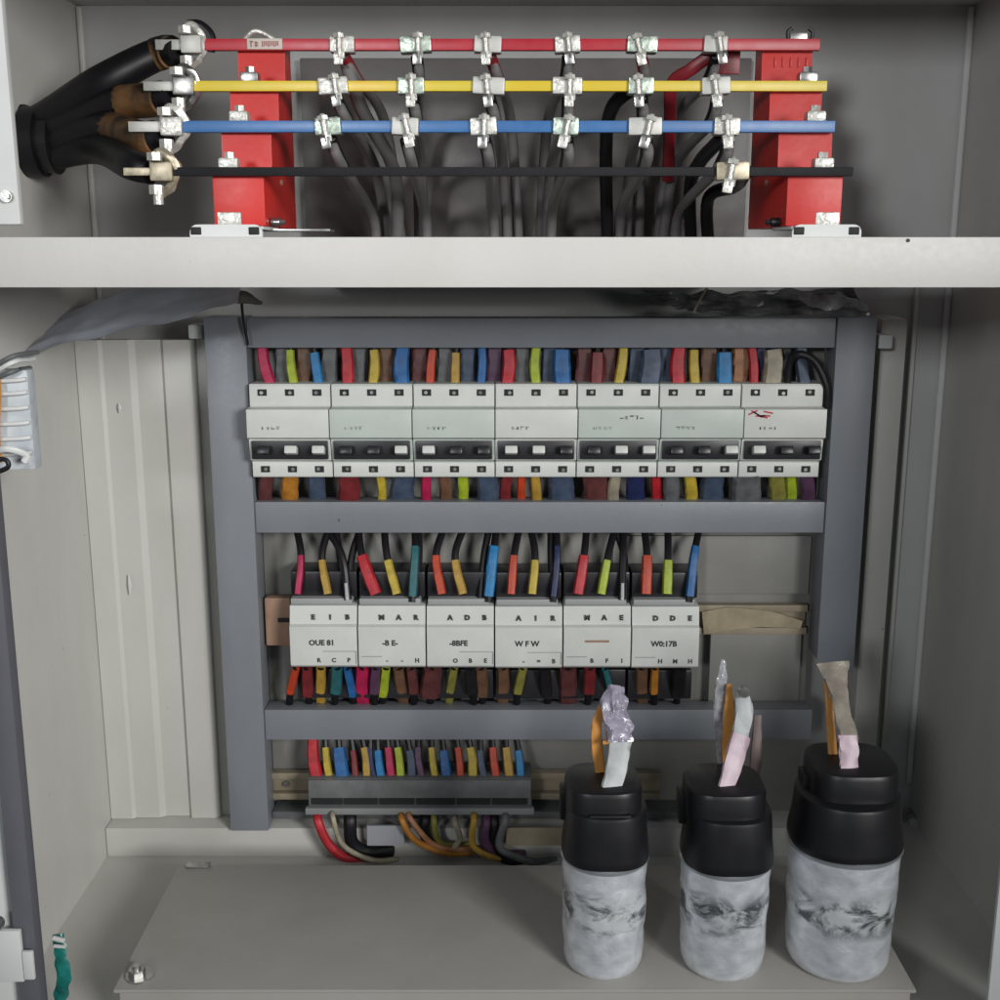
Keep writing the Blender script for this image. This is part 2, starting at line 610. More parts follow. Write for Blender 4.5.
# nubs (spacer studs) beside the posts
for px_, py_ in ((198, 331), (882, 341)):
    c = P(px_, py_, 0.985)
    bm = B((c.x - 0.006, 0.975 - YFR, c.z - 0.006 + 0.516), (c.x + 0.006, 0.995 - YFR, c.z + 0.006 + 0.516), 0.002)
    obj('stud', bm, PALE, frame)
# thin seam/cable line running down by the left post top
t = thing('tie_wire', P(243, 300, 0.955), 'thin black wire tied over the top left corner of the frame', 'wire')
o0 = P(243, 300, 0.955)
bm = T([P(241, 291, 0.955) - o0, P(243, 318, 0.953) - o0, P(248, 345, 0.956) - o0], 0.0012, n=5)
obj('strand', bm, BLACK, t)
bm = T([P(220, 302, 0.96) - o0, P(237, 296, 0.95) - o0, P(262, 303, 0.96) - o0], [0.002, 0.006, 0.0015], wob=0.5, n=6)
obj('knot', bm, mat('taupe', (0.16, 0.15, 0.13), 0.5, var=0.5, scale=90), t)

# small light chips of paint on the left wall
for i, (px_, py_, h_, lab) in enumerate(((119, 408, 0.004, 'short white scratch high on the left side wall'), (129, 585, 0.009, 'long white scratch lower on the left side wall'))):
    r_ = (500 - py_) / F
    d_ = (XL + 0.0006) / ((px_ - 500) / F)
    c = Vector((XL + 0.0006, d_ * (CT + r_ * ST), d_ * (-ST + r_ * CT)))
    if c.y > 0.982:
        c = P(px_, py_, 0.9826)
    bm = T([Vector((0, 0, -h_)), Vector((0.0006, -0.0003, 0)), Vector((0, 0, h_))], [0.0005, 0.0018, 0.0006], flat=0.4)
    o = obj('paint_chip', bm, PALE, loc=c)
    tag(o, lab, 'paint chip', 'paint chips on the left wall')

# ------------------------------------------------------------------ rail stubs (brown DIN rails)
def din(px0, px1, py0, py1, Y, label, m):
    a = P(px0, py1, Y)
    b = P(px1, py0, Y)
    c = (a + b) / 2
    bm = bmesh.new()
    h = (b.z - a.z) / 2
    wx = (b.x - a.x) / 2
    box(bm, (-wx, 0, -h), (wx, 0.0015, h), 0.0004)
    box(bm, (-wx, -0.007, h * 0.55), (wx, 0.0, h), 0.0005)
    box(bm, (-wx, -0.007, -h), (wx, 0.0, -h * 0.55), 0.0005)
    o = obj('mounting_rail', bm, m, loc=(c.x, Y, c.z))
    tag(o, label, 'mounting rail')
    q = bmesh.new()
    cyl(q, (-wx + 0.012, -0.001, 0), 0.003, 0.003, 'Y', 12)
    obj('screw', q, STEEL, o)
    return o


TAN = mat('rail_tan', (0.32, 0.27, 0.19), 0.5, var=0.3, scale=25)
din(266, 806, 603, 632, 0.992, 'tan mounting rail passing behind the white breakers of the middle row', TAN)
din(274, 660, 770, 796, 0.992, 'dusty brown mounting rail behind the terminal block of the bottom row', TAN)
din(250, 828, 425, 452, 0.992, 'mounting rail hidden behind the breakers of the top row', TAN)
a = P(266, 646, 0.975)
b = P(290, 598, 0.975)
c = (a + b) / 2
o = obj('end_stop', B((a.x - c.x, 0, a.z - c.z), (b.x - c.x, 0.012, b.z - c.z), 0.002), BROWN, loc=(c.x, 0.975, c.z))
tag(o, 'salmon brown end stop beside the first breaker of the middle row', 'end stop')
bm = B((0.000, -0.001, 0.000), (0.012, 0.001, 0.004), 0.0005)
obj('slot', bm, SLOT, o)
# pale cover plates at the right of the middle row
for (xa, ya, xb, yb2, Y, lab) in ((612, 536, 812, 594, 0.994, 'upper blank cover plate to the right of the middle row of breakers'),
                                  (708, 634, 802, 704, 0.988, 'lower pale cover plate to the right of the middle row of breakers')):
    a = P(xa, yb2, Y)
    b = P(xb, ya, Y)
    c = (a + b) / 2
    o = obj('cover_plate', B((a.x - c.x, 0, a.z - c.z), (b.x - c.x, 0.004, b.z - c.z), 0.001), INNER, loc=(c.x, Y, c.z))
    tag(o, lab, 'cover plate')
# torn tan card tucked on the middle rail
a = P(702, 633, 0.982)
pts = [(702, 612), (728, 607), (770, 611), (803, 621), (801, 628), (760, 627), (730, 630), (704, 634)]
c = P(750, 620, 0.982)
bm = bmesh.new()
prism_y(bm, [((P(x, y, 0.982) - c).x, (P(x, y, 0.982) - c).z) for x, y in pts], 0, 0.0012)
o = obj('card_strip', bm, mat('tan_card', (0.36, 0.30, 0.20), 0.7, var=0.3, scale=60), loc=c)
tag(o, 'torn tan strip lying along the rail right of the sixth middle breaker', 'strip')


# ------------------------------------------------------------------ breakers, top row
def breaker_top(i):
    xa = 246 + 83 * i
    xb = xa + 83
    Yn = 0.938
    A = P(xa, 425, Yn)
    Bp = P(xb, 425, Yn)
    w_ = (Bp.x - A.x)
    c = Vector(((A.x + Bp.x) / 2, Yn, A.z))

    def z(py, Y):
        return P(500, py, Y).z - c.z
    hx = w_ / 2 - 0.0004
    rng = random.Random(100 + i)
    t = thing('circuit_breaker', c, f'white three pole breaker, {ORD[i]} from the left in the top row', 'circuit breaker', 'breakers of the top row')
    # body in a stepped side profile
    yt = 0.016
    pr = [(0.048, z(384, Yn + yt)), (yt, z(384, Yn + yt)), (yt + 0.001, z(407, Yn + yt)), (0.0, z(409.5, Yn)), (0.0, z(438, Yn)),
          (0.007, z(439, Yn + .007)), (0.009, z(460, Yn + .009)), (yt, z(461.5, Yn + yt)), (yt, z(477, Yn + yt)), (0.048, z(477, Yn + yt))]
    bm = bmesh.new()
    prism_x(bm, pr, -hx, hx, 0.0006)
    obj('body', bm, MINT if i % 3 else WHITE, t)
    # upper terminal strip, whiter
    bm = B((-hx + .0002, yt - 0.0012, z(406, Yn + yt)), (hx - .0002, yt + 0.002, z(385.5, Yn + yt)), 0.0006)
    obj('terminal_strip', bm, WHITE, t)
    bm = B((-hx + .0002, yt - 0.0012, z(476, Yn + yt)), (hx - .0002, yt + 0.002, z(462.5, Yn + yt)), 0.0006)
    obj('terminal_strip', bm, WHITE, t)
    for k in range(3):
        cx_ = (k - 1) * w_ / 3
        s_ = 0.0034
        for py in (392.5, 469):
            ps = z(py, Yn + yt)
            s_ = 0.0038
            h_ = obj('screw_hole', B((cx_ - s_, yt - 0.0016, ps - 0.0026), (cx_ + s_, yt - 0.0009, ps + 0.0028)), SLOT, t)
            bm = bmesh.new()
            cyl(bm, (cx_ + rng.uniform(-.0008, .0008), yt - 0.0018, ps + rng.uniform(-.0006, .0006)), 0.0015, 0.0008, 'Y', 8)
            obj('terminal_screw', bm, STEEL, h_)
    # dark toggle window and toggles
    bm = B((-hx + 0.002, 0.0052, z(459, Yn + .0075)), (hx - 0.002, 0.0105, z(440.5, Yn + .0075)), 0.0008)
    obj('toggle_window', bm, DARK, t)
    for k in range(3):
        cx_ = (k - 1) * w_ / 3 + w_ * 0.03
        zz = z(448.5, Yn)
        ww = w_ * 0.075
        bm = B((cx_ - ww, -0.003, zz - 0.0045), (cx_ + ww, 0.006, zz + 0.002), 0.0012,
               Matrix.Translation((0, 0, zz)) @ Matrix.Rotation(math.radians(-20), 4, 'X') @ Matrix.Translation((0, 0, -zz)))
        obj('toggle', bm, WHITE if (i * 3 + k) % 4 in (1, 2) else DARK, t)
    # faint print and split line on the nose
    bm = bmesh.new()
    glyphs(bm, -w_ * 0.32, -w_ * 0.08, z(428, Yn), 0.0028, 4, -0.0002, rng, 0.0006)
    if i == 4:
        glyphs(bm, w_ * 0.0, w_ * 0.3, z(417, Yn), 0.004, 5, -0.0002, rng, 0.0006)
    obj('print', bm, mat('faint_ink', (0.30, 0.32, 0.30), 0.6), t)
    if i == 6:
        bm = bmesh.new()
        q = w_ * -0.4
        zz = z(415, Yn)
        for k in range(7):
            ang = rng.uniform(-0.6, 0.6)
            box(bm, (-0.004, 0, -0.0006), (0.004, 0.0006, 0.0006), 0,
                Matrix.Translation((q + k * 0.0021, -0.0003, zz + rng.uniform(-0.003, 0.003))) @ Matrix.Rotation(ang, 4, 'Y'))
        obj('red_mark', bm, REDINK, t)
    return t


for i in range(7):
    breaker_top(i)


# ------------------------------------------------------------------ breakers, middle row
def breaker_mid(i):
    xa = 289 + 68.5 * i
    xb = xa + 68.5
    Yn = 0.945
    A = P(xa, 640, Yn)
    Bp = P(xb, 640, Yn)
    w_ = Bp.x - A.x
    c = Vector(((A.x + Bp.x) / 2, Yn, A.z))

    def z(py, Y=Yn):
        return P(500, py, Y).z - c.z
    hx = w_ / 2 - 0.0006
    rng = random.Random(500 + i)
    words = ['four dark marks', 'three dark marks', 'a long smudged mark', 'three small marks', 'a thin brown line', 'a bold mark']
    t = thing('circuit_breaker', c, f'white breaker printed with {words[i]}, {ORD[i]} from the left in the middle row', 'circuit breaker', 'breakers of the middle row')
    dz = rng.uniform(-0.0008, 0.0008)
    t.location.z += dz
    pr = [(0.046, z(606)), (0.006, z(606, Yn + .006)), (0.004, z(626)), (0.0, z(627.5)), (0.0, z(666)), (0.004, z(669)), (0.046, z(669))]
    bm = bmesh.new()
    prism_x(bm, pr, -hx, hx, 0.0007)
    obj('body', bm, WHITE, t)
    bm = B((-hx + .001, 0.006, z(605, Yn + .006)), (hx - .004, 0.045, z(599, Yn + .006)), 0.001)
    obj('top_ridge', bm, mat('ridge_grey', (0.33, 0.34, 0.34), 0.5), t)
    bm = B((-hx, 0.014, z(598, Yn + .014)), (hx - 0.0005, 0.046, z(572, Yn + .014)), 0.002)
    obj('shroud_and_shade_block', bm, DARK, t)
    bm = B((-hx, 0.026, z(699, Yn + .026)), (hx - 0.0005, 0.0455, z(669.5, Yn + .026)), 0.002)  # lower dark block is added to give the shade between the wires
    obj('shroud_and_shade_block', bm, DARK, t)
    # seams (slight relief) and boxed flap
    bm = bmesh.new()
    if i in (0, 2, 3):
        x_ = hx * 0.98
        box(bm, (-hx * 0.02, -0.0007, z(652)), (x_, -0.0002, z(652) + 0.0005))
        box(bm, (hx * 0.96, -0.0007, z(664)), (x_, -0.0002, z(652)))
    else:
        box(bm, (-hx * 0.9, -0.0007, z(657)), (-hx * 0.3, -0.0002, z(657) + 0.0006))
    obj('flap_line', bm, mat('seam_grey', (0.30, 0.31, 0.31), 0.6), t)
    bm = bmesh.new()
    up = ['E1B', 'MAR', 'ADB', 'AIR', 'MAE', 'DDE'][i]
    lo = ['RCP', '--H', 'OBE', '-=B', 'BFI', 'HMH'][i]
    ce = ['OUE 81', '-B E-', '-8BFE', 'W F W', '', 'W0:17B'][i]
    for k in range(3):
        lettering(bm, up[k], -hx * 0.3 + k * w_ * 0.25, z(617, Yn + .005), 0.0044, 0.0036, 0.00035)
        lettering(bm, lo[k], -hx * 0.15 + k * w_ * 0.22, z(660.5), 0.0038, -0.0002, 0.0002)
    if ce:
        lettering(bm, ce, -hx * 0.05, z(643), 0.0048, -0.0002, 0.00025)
    obj('print', bm, INK, t)
    if i == 4:
        bm = bmesh.new()
        box(bm, (-hx * 0.35, -0.0011, z(642)), (hx * 0.35, -0.0004, z(640)))
        obj('brown_mark', bm, BROWN, t)
    return t


for i in range(6):
    breaker_mid(i)

# ------------------------------------------------------------------ terminal block, bottom row
Yt = 0.952
a = P(308, 812, Yt)
b = P(532, 780, Yt)
c = (a + b) / 2
tb = thing('terminal_block', (c.x, Yt, c.z), 'long grey terminal block with clear cover under the bottom row of coloured wires', 'terminal block')
hx, hz = (b.x - a.x) / 2, (b.z - a.z) / 2
obj('body', B((-hx, 0.004, -hz), (hx, 0.038, hz), 0.0015), DUCT, tb)
obj('cover', B((-hx + 0.001, 0, -hz * 0.15), (hx - 0.001, 0.0035, hz * 0.98), 0.001), mat('smoky_cover', (0.17, 0.18, 0.18), 0.25, var=0.35, scale=35), tb)
obj('bottom_edge', B((-hx - 0.002, -0.002, -hz * 1.12), (hx + 0.002, 0.0036, -hz * 0.72), 0.0008), mat('edge_grey', (0.24, 0.25, 0.25), 0.4), tb)
bm = bmesh.new()
rng = random.Random(5)
xs = -hx + 0.003
while xs < hx - 0.012:
    wd = rng.uniform(0.014, 0.036)
    box(bm, (xs, 0.0024, -hz * 0.62), (min(xs + wd, hx - 0.004), 0.0046, -hz * 0.25))
    xs += wd + 0.0016
obj('slot', bm, SLOT, tb)

# ------------------------------------------------------------------ coloured wires
WIRES = []


def wire(px_top, py_top, px_bot, py_bot, Y, color, label, group, sl=None, rw=0.0024, rs=0.0042, wire_m=None, mid=None, flat=0.7, sleeve_flat=0.75, seed=0, ybend=0.0, ylow=0.0):
    """sl: (t0, t1) of the sleeve along the wire, top to bottom"""
    p0, p1 = P(px_top, py_top, Y + ybend), P(px_bot, py_bot, Y + ylow)
    pts = [p0] + ([P(mid[0], mid[1], Y + ybend * 0.35)] if mid else [p0.lerp(p1, 0.5) + Vector(((seed % 5 - 2) * 0.0008, -0.001, 0))]) + [p1]
    o = p1.copy()
    path = catmull([p - o for p in pts], 8)
    root = obj('wire', T([p - o for p in pts], rw, n=8, seg=8), wire_m or BLACK, loc=o)
    tag(root, label, 'wire', group)
    WIRES.append(root)
    if sl:
        n = len(path) - 1
        i0, i1 = int(sl[0] * n), max(int(sl[1] * n), int(sl[0] * n) + 2)
        seg = path[i0:i1 + 1]
        rs *= 1.12
        bm = T(seg, [rs * 0.93, rs, rs * 1.03, rs], n=2, seg=14, flat=max(sleeve_flat, rw * 1.25 / rs), square=True, wob=0.10, seed=seed)
        obj('sleeve', bm, smat(color), root)
    return root


def br(px, row):
    if row == 'top':
        return ORD[max(0, min(6, int((px - 246) / 83)))]
    return ORD[max(0, min(5, int((px - 289) / 68.5)))]


# top row, upper side
G = 'wires entering the top row of breakers from above'
top_up = [(262, 271, 'crimson', 10), (290, 294, 'lime', 8), (313, 319, 'bright blue', 9), (346, 348, 'red', 11), (373, 373, 'yellow', 9),
          (404, 402, 'blue', 14), (434, 430, 'orange red', 8), (456, 455, 'mustard', 8), (482, 481, 'blue', 8), (508, 507, 'red', 12),
          (537, 536, 'lime', 9), (562, 563, 'blue', 16), (598, 596, 'dark red', 12), (624, 618, 'yellow', 9), (651, 648, 'slate blue', 20),
          (680, 678, 'red', 13), (694, 695, 'yellow', 9), (724, 724, 'bright blue', 14), (751, 754, 'red', 8), (772, 771, 'cream', 17), (801, 805, 'slate blue', 11)]
for k, (xt, xb, col, wd) in enumerate(top_up):
    wire(xt, 342, xb, 385, 0.968, col, f'{col} sleeved wire into the top of the {br(xb, "top")} breaker of the top row', G,
         sl=(0.14 + 0.14 * ((k * 37) % 5) / 5, 1.0), rs=wd * 0.00046, seed=k, ybend=0.004)
G2 = 'dull wires standing behind the sleeved wires of the top row'
top_bk = [(282, 'grey'), (302, 'brown'), (330, 'grey'), (358, 'grey'), (385, 'brown'), (418, 'maroon'), (443, 'grey'), (468, 'slate blue'), (494, 'purple'),
          (521, 'grey'), (548, 'slate blue'), (582, 'maroon'), (609, 'maroon'), (636, 'slate blue'), (664, 'slate blue'), (707, 'brown'), (738, 'copper'), (762, 'navy'), (787, 'black')]
for k, (x, col) in enumerate(top_bk):
    wire(x + 2, 340, x, 386, 0.980, col, f'wide dull {col} lead near pole {ORD[k % 3]} behind the {br(x, "top")} breaker of the top row', G2,
         sl=(0.0, 1.0), rs=0.0070, seed=k + 3, sleeve_flat=0.5)
# black loop at the right end
o = P(815, 380, 0.955)
bm = T([P(787, 385, 0.965) - o, P(790, 362, 0.962) - o, P(800, 354, 0.958) - o, P(815, 362, 0.955) - o, P(826, 385, 0.953) - o, P(827, 408, 0.955) - o], 0.0032, n=7)
tag(obj('wire', bm, BLACK, loc=o), 'black wire looping over the right end of the top row of breakers', 'wire')

# top row, lower side
G = 'wires leaving the underside of the top row of breakers'
top_lo = [(268, 'maroon', 14), (291, 'orange', 17), (316, 'slate blue', 18), (349, 'dark red', 22), (380, 'yellow', 9), (405, 'slate blue', 24), (427, 'crimson', 10),
          (445, 'brown', 13), (463, 'lime', 11), (486, 'slate blue', 22), (508, 'dark red', 12), (522, 'orange red', 9), (535, 'mustard', 10), (561, 'slate blue', 26),
          (595, 'maroon', 28), (616, 'cream', 12), (636, 'navy', 19), (656, 'red', 12), (671, 'grey', 16), (689, 'yellow', 13), (714, 'slate blue', 24),
          (746, 'grey', 30), (776, 'olive', 16), (791, 'lime', 12), (806, 'purple', 14)]
for k, (x, col, wd) in enumerate(top_lo):
    wire(x, 474, x + ((k * 7) % 5 - 2), 508, 0.958 + 0.003 * (k % 3), col, f'{col} sleeved lead under the {br(x, "top")} breaker of the top row', G,
         sl=(0.0, 0.97), rs=wd * 0.00041, seed=k, sleeve_flat=0.5, ylow=0.022)

# middle row, upper side
G = 'wires entering the middle row of breakers from above'
mid_up = [(296, 301, 298, 'crimson', 7), (330, 322, 328, 'mustard', 8), (324, 342, 348, 'white', 4), (358, 362, 376, 'red', 12), (384, 387, 397, 'yellow', 9), (415, 415, 412, 'teal', 9),
          (445, 436, 442, 'orange red', 9), (465, 455, 463, 'mustard', 9), (497, 493, 488, 'bright blue', 11), (520, 514, 511, 'orange red', 9), (530, 535, 532, 'yellow', 9), (556, 557, 553, 'navy', 7),
          (587, 584, 578, 'red', 11), (616, 608, 601, 'lime', 9), (624, 623, 622, 'white', 4), (644, 647, 646, 'orange red', 11), (668, 668, 667, 'lime', 10), (700, 694, 689, 'blue', 9)]
for k, (xt, xm, xb, col, wd) in enumerate(mid_up):
    if col in ('white',):
        sl = (0.82, 1.0)
        yb_ = 600
    elif col in ('bright blue', 'teal', 'blue', 'navy'):
        sl = (0.42, 0.95)
        yb_ = 602
    else:
        sl = (0.54 + 0.05 * (k % 3), 1.0)
        yb_ = 594
    wire(xt, 525, xb, yb_, 0.951, col, f'black wire with {col} sleeve into the top of the {br(xb, "mid")} breaker of the middle row', G,
         sl=sl, rs=wd * 0.00041, rw=0.0032, seed=k, mid=(xm, 556), ybend=0.032)
extra = [(335, 340, 347, 'thin black wire crossing toward the first and second middle breakers', 346),
         (362, 352, 347, 'bent black wire running left of the red sleeve at the second middle breaker', 348),
         (418, 419, 415, 'black wire twisted beside the teal sleeve at the second middle breaker', 418),
         (490, 484, 480, 'black wire to the left of the bright blue sleeve in the middle row', 484),
         (551, 551, 553, 'black wire left of the navy sleeve at the fourth middle breaker', 551),
         (614, 624, 625, 'black wire parallel to the white tagged wire at the fifth middle breaker', 625)]
for (xt, xm, xb, lab, _) in extra:
    o = P(xb, 600, 0.956)
    bm = T([P(xt, 525, 0.984) - o, P(xm, 556, 0.968) - o, Vector((0, 0, 0))], 0.0032, n=8)
    tag(obj('wire', bm, BLACK, loc=o), lab, 'wire', 'loose black wires above the middle row')

# middle row, lower side
G = 'wires leaving the underside of the middle row of breakers'
mid_lo = [(296, 'orange red', 8), (307, 'dark red', 11), (321, 'mustard', 10), (337, 'teal', 11), (347, 'blue', 8), (363, 'crimson', 15), (376, 'purple', 10), (386, 'lime', 9), (399, 'brown', 13),
          (411, 'maroon', 10), (433, 'maroon', 20), (454, 'olive', 9), (470, 'black', 12), (481, 'brown', 12), (503, 'brown', 12), (523, 'olive', 9), (545, 'black', 12), (568, 'maroon', 18), (590, 'dark red', 12),
          (605, 'teal', 7), (642, 'brown', 13), (655, 'orange', 8), (680, 'black', 14)]
for k, (x, col, wd) in enumerate(mid_lo):
    wire(x, 668, x + ((k * 11) % 15 - 7), 714, 0.957 + 0.003 * (k % 3), col, f'black lead with {col} sleeve under the {br(x, "mid")} breaker of the middle row', G,
         sl=(0.0, 0.5 + 0.1 * (k % 3)), rs=wd * 0.00044, rw=0.0033, seed=k, sleeve_flat=0.6, ylow=0.026)

# bottom row
G = 'wires entering the terminal block of the bottom row'
bot = [(316, 'red', 13), (328, 'yellow', 8), (341, 'blue', 15), (354, 'dark red', 7), (365, 'mustard', 9), (373, 'navy', 7), (380, 'bright blue', 9), (390, 'crimson', 9), (399, 'lime', 9), (410, 'slate blue', 10), (421, 'purple', 8),
       (434, 'yellow', 8), (445, 'blue', 11), (459, 'orange red', 8), (471, 'yellow', 10), (483, 'slate blue', 8), (495, 'orange red', 9), (508, 'mustard', 10), (519, 'bright blue', 9)]
seq = {}
for k, (x, col, wd) in enumerate(bot):
    seq[col] = seq.get(col, 0) + 1
    tot = sum(1 for q in bot if q[1] == col)
    pre = f'{ORD[seq[col] - 1]} {col}' if tot > 1 else f'only {col}'
    wire(x - 1 + (k * 5) % 5 - 2, 736, x + 2, 781, 0.962, col, f'{pre} sleeved wire from the left into the bottom terminal block', G,
         sl=(0.36 - 0.05 * (k % 3) if k else 0.12, 1.0), rs=wd * 0.00040, rw=0.0028, seed=k, ybend=0.014)

# hanging loops under the terminal row
G = 'loose wires looping out below the bottom row'
loops = [((318, 821), (328, 843), (345, 858), 'red', 0.0042, 'red wire curling down at the left under the terminal block', 0.948),
         ((333, 818), (343, 845), (372, 861), 'cream', 0.0024, 'cream wire curving in a long arc under the left of the terminal block', 0.944),
         ((350, 820), (352, 842), (366, 852), 'black', 0.0060, 'thick black wire bunched beside the cream arc below the terminal block', 0.952),
         ((402, 820), (415, 840), (446, 854), 'orange', 0.0030, 'long orange wire curving right below the terminal block', 0.944),
         ((410, 818), (430, 842), (452, 850), 'copper', 0.0026, 'copper coloured wire running just above the long orange wire', 0.946),
         ((434, 820), (437, 838), (447, 846), 'olive', 0.0030, 'short olive wire below the middle of the terminal block', 0.950),
         ((425, 820), (425, 836), (440, 850), 'black', 0.0050, 'black wire behind the short olive wire', 0.955),
         ((474, 820), (473, 845), (492, 858), 'mustard', 0.0030, 'mustard wire forking down near the right of the loops', 0.944),
         ((486, 822), (485, 840), (498, 856), 'purple', 0.0045, 'dark purple wire next to the mustard fork', 0.950),
         ((505, 820), (500, 848), (530, 862), 'grey', 0.0034, 'grey wire bending right toward the first capacitor', 0.946),
         ((494, 822), (498, 852), (520, 864), 'black', 0.0050, 'black wire inside the bend of the grey wire', 0.953),
         ((455, 822), (460, 838), (456, 850), 'cream', 0.0028, 'short cream wire with a white lug below the terminal block', 0.948)]
for k, (a, b, c, col, r_, lab, Y) in enumerate(loops):
    o = P(a[0], a[1], Y)
    bm = T([P(a[0], a[1] - 8, Y + 0.012) - o, Vector((0, 0, 0)), P(b[0], b[1], Y) - o, P(c[0], c[1] - 1, Y + 0.004) - o, P(c[0] + 26, c[1] - 2, Y + 0.016) - o], r_, n=8, wob=0.05)
    tag(obj('wire', bm, smat(col) if col != 'black' else BLACK, loc=o), lab, 'wire', G)
for (xa, ya, xb, yb2, m, lab) in ((367, 826, 404, 846, smat('white'), 'pale tag hanging between the looped wires'),
                                  (506, 828, 562, 846, TAN, 'tan block behind the right end of the looped wires')):
    a = P(xa, yb2, 0.952)
    b = P(xb, ya, 0.952)
    c = (a + b) / 2
    tag(obj('cable_tag', B((a.x - c.x, 0, a.z - c.z), (b.x - c.x, 0.003, b.z - c.z), 0.001), m if m is TAN else mat('tag_grey', (0.36, 0.37, 0.40), 0.5), loc=c), lab, 'tag')

# ------------------------------------------------------------------ busbars
bars = [('red', BRED, 155, 820, 44.5, 0.887, 205, 5.8), ('yellow', BYEL, 143, 827, 86, 0.855, 192, 5.2),
        ('blue', BBLU, 128, 835, 126.5, 0.822, 183, 5.8), ('black', BBLK, 123, 853, 171.5, 0.790, 172, 4.4)]
for (nm, m, xa, xb, py, Y, xs, hpx) in bars:
    A, Bp, S = P(xa, py, Y), P(xb, py, Y), P(xs, py, Y)
    d_ = abs(P(500, py - hpx, Y).z - P(500, py, Y).z)
    t = thing('busbar', S, f'{nm} sleeved horizontal busbar with bare left end across the two red supports', 'busbar', 'busbars of the upper compartment')
    obj('sleeve', B((0, -0.0005, -d_), (Bp.x - S.x, 0.0050, d_), 0.00035), m, t)
    obj('bare_end', B((A.x - S.x, 0.0003, -d_ * 0.9), (-0.0002, 0.0046, d_ * 0.9), 0.0005),
        BRASS if nm == 'black' else ALU, t)
    if nm == 'red':
        q = P(265, 45, Y) - S
        obj('label_sticker', B((q.x - 0.0128, -0.0011, -0.0034), (q.x + 0.0128, -0.0006, 0.0040), 0.0002), mat('sticker', (0.62, 0.56, 0.50), 0.6), t)
        bm = bmesh.new()
        glyphs(bm, q.x - 0.011, q.x - 0.004, 0.0003, 0.0045, 2, -0.0014, random.Random(2), 0.0004)
        for k in range(9):
            box(bm, (q.x - 0.002 + k * 0.0014, -0.0013, -0.0018 + (k % 3) * 0.0004), (q.x - 0.0012 + k * 0.0014, -0.0010, 0.0022))
        obj('print', bm, mat('sticker_ink', (0.30, 0.12, 0.10), 0.6), t)

# ------------------------------------------------------------------ stepped supports
def support(xa, xb, label, right):
    """solid staircase block, steps to the front for each bar"""
    zb_ = P(500, 226, 0.79).z
    t = thing('busbar_support', ((xa + xb) / 2, 0.84, zb_), label, 'support', 'stepped supports of the busbars')
    c = Vector(((xa + xb) / 2, 0.84, zb_))
    hx = (xb - xa) / 2
    pts = [(0.797, zb_)]
    ys = [0.797, 0.829, 0.862, 0.894]
    # step heights lie just above each bar
    zs = [P(500, 167, 0.79).z, P(500, 119.5, 0.822).z, P(500, 80, 0.855).z, P(500, 39, 0.887).z + 0.001]
    prof = [(0.797, zb_)]
    for k in range(4):
        prof.append((ys[k], zs[k]))
        prof.append((ys[min(k + 1, 3)] if k < 3 else 0.918, zs[k]))
    prof.append((0.918, zb_))
    bm = bmesh.new()
    prism_x(bm, [(y - c.y, z - c.z) for y, z in prof], -hx, hx, 0.0009)
    obj('block', bm, RED, t)
    # bolts clamping each bar
    for k, (py, Y) in enumerate(((160, 0.797), (115, 0.829), (75, 0.862), (35, 0.892))):
        z_ = zs[k] - c.z
        y_ = Y - c.y + 0.008
        ox = (-0.006 if not right else 0.004) + k * 0.0015
        bm = bmesh.new()
        if k < 3:
            box(bm, (ox - 0.006, y_ - 0.012, z_ - 0.001), (ox + 0.007, y_ - 0.001, z_ + 0.0062), 0.0015)
            cyl(bm, (ox + 0.0005, y_ - 0.006, z_ + 0.0075), 0.0036, 0.005, 'Z', 6)
            obj('bolt', bm, TIN if k != 2 else STEEL, t)
        else:
            if right:
                for s in (-1, 1):
                    tube(bm, [(ox + s * 0.0085, y_ - 0.006, z_), (ox + s * 0.009, y_ - 0.006, z_ + 0.005), (ox + s * 0.006, y_ - 0.006, z_ + 0.0075)], 0.0014, n=4)
                obj('clip', bm, DARK, t)
                bm = bmesh.new()
                box(bm, (ox - 0.006, y_ - 0.004, z_ - .001), (ox + 0.006, y_ - 0.003, z_ + 0.005), 0.0004)
                obj('clip_plate', bm, STEEL, t)
            else:
                tube(bm, [(ox - 0.010, y_ - 0.006, z_ - .0005), (ox - 0.003, y_ - 0.008, z_ + 0.005), (ox + 0.004, y_ - 0.006, z_ + 0.004), (ox + 0.012, y_ - 0.006, z_ - .0005)], 0.0019, n=5)
                obj('clip', bm, TIN, t)
    if right:
        bm = bmesh.new()
        z_ = zs[3] - c.z
        for k in range(5):
            xx = -hx + 0.009 + k * 0.0058
            box(bm, (xx, 0.0530, z_ - 0.0195), (xx + 0.0014, 0.0545, z_ - 0.0125), 0.0003)
        obj('rib', bm, RED, t)
        bm = bmesh.new()
    # rivet on inner side and front dot
    bm = bmesh.new()
    s = -1 if right else 1
    cyl(bm, (s * hx, 0.02, 0.032), 0.0022, 0.002, 'X', 12)
    obj('rivet', bm, BRASS, t)
    bm = bmesh.new()
    cyl(bm, (s * (hx + 0.004), -0.03 if right else -0.028, 0.003), 0.003, 0.006, 'X', 12)
    cyl(bm, (s * (hx + 0.008), -0.03 if right else -0.028, 0.003), 0.0018, 0.005, 'X', 8)
    obj('foot_screw', bm, STEEL if not right else DARK, t)
    # extension of top tier behind red bar to the right end
    return t


support(-0.1925, -0.158, 'stepped red support block under the left ends of the busbars', False)
support(0.1925, 0.2295, 'stepped red support block under the right ends of the busbars', True)


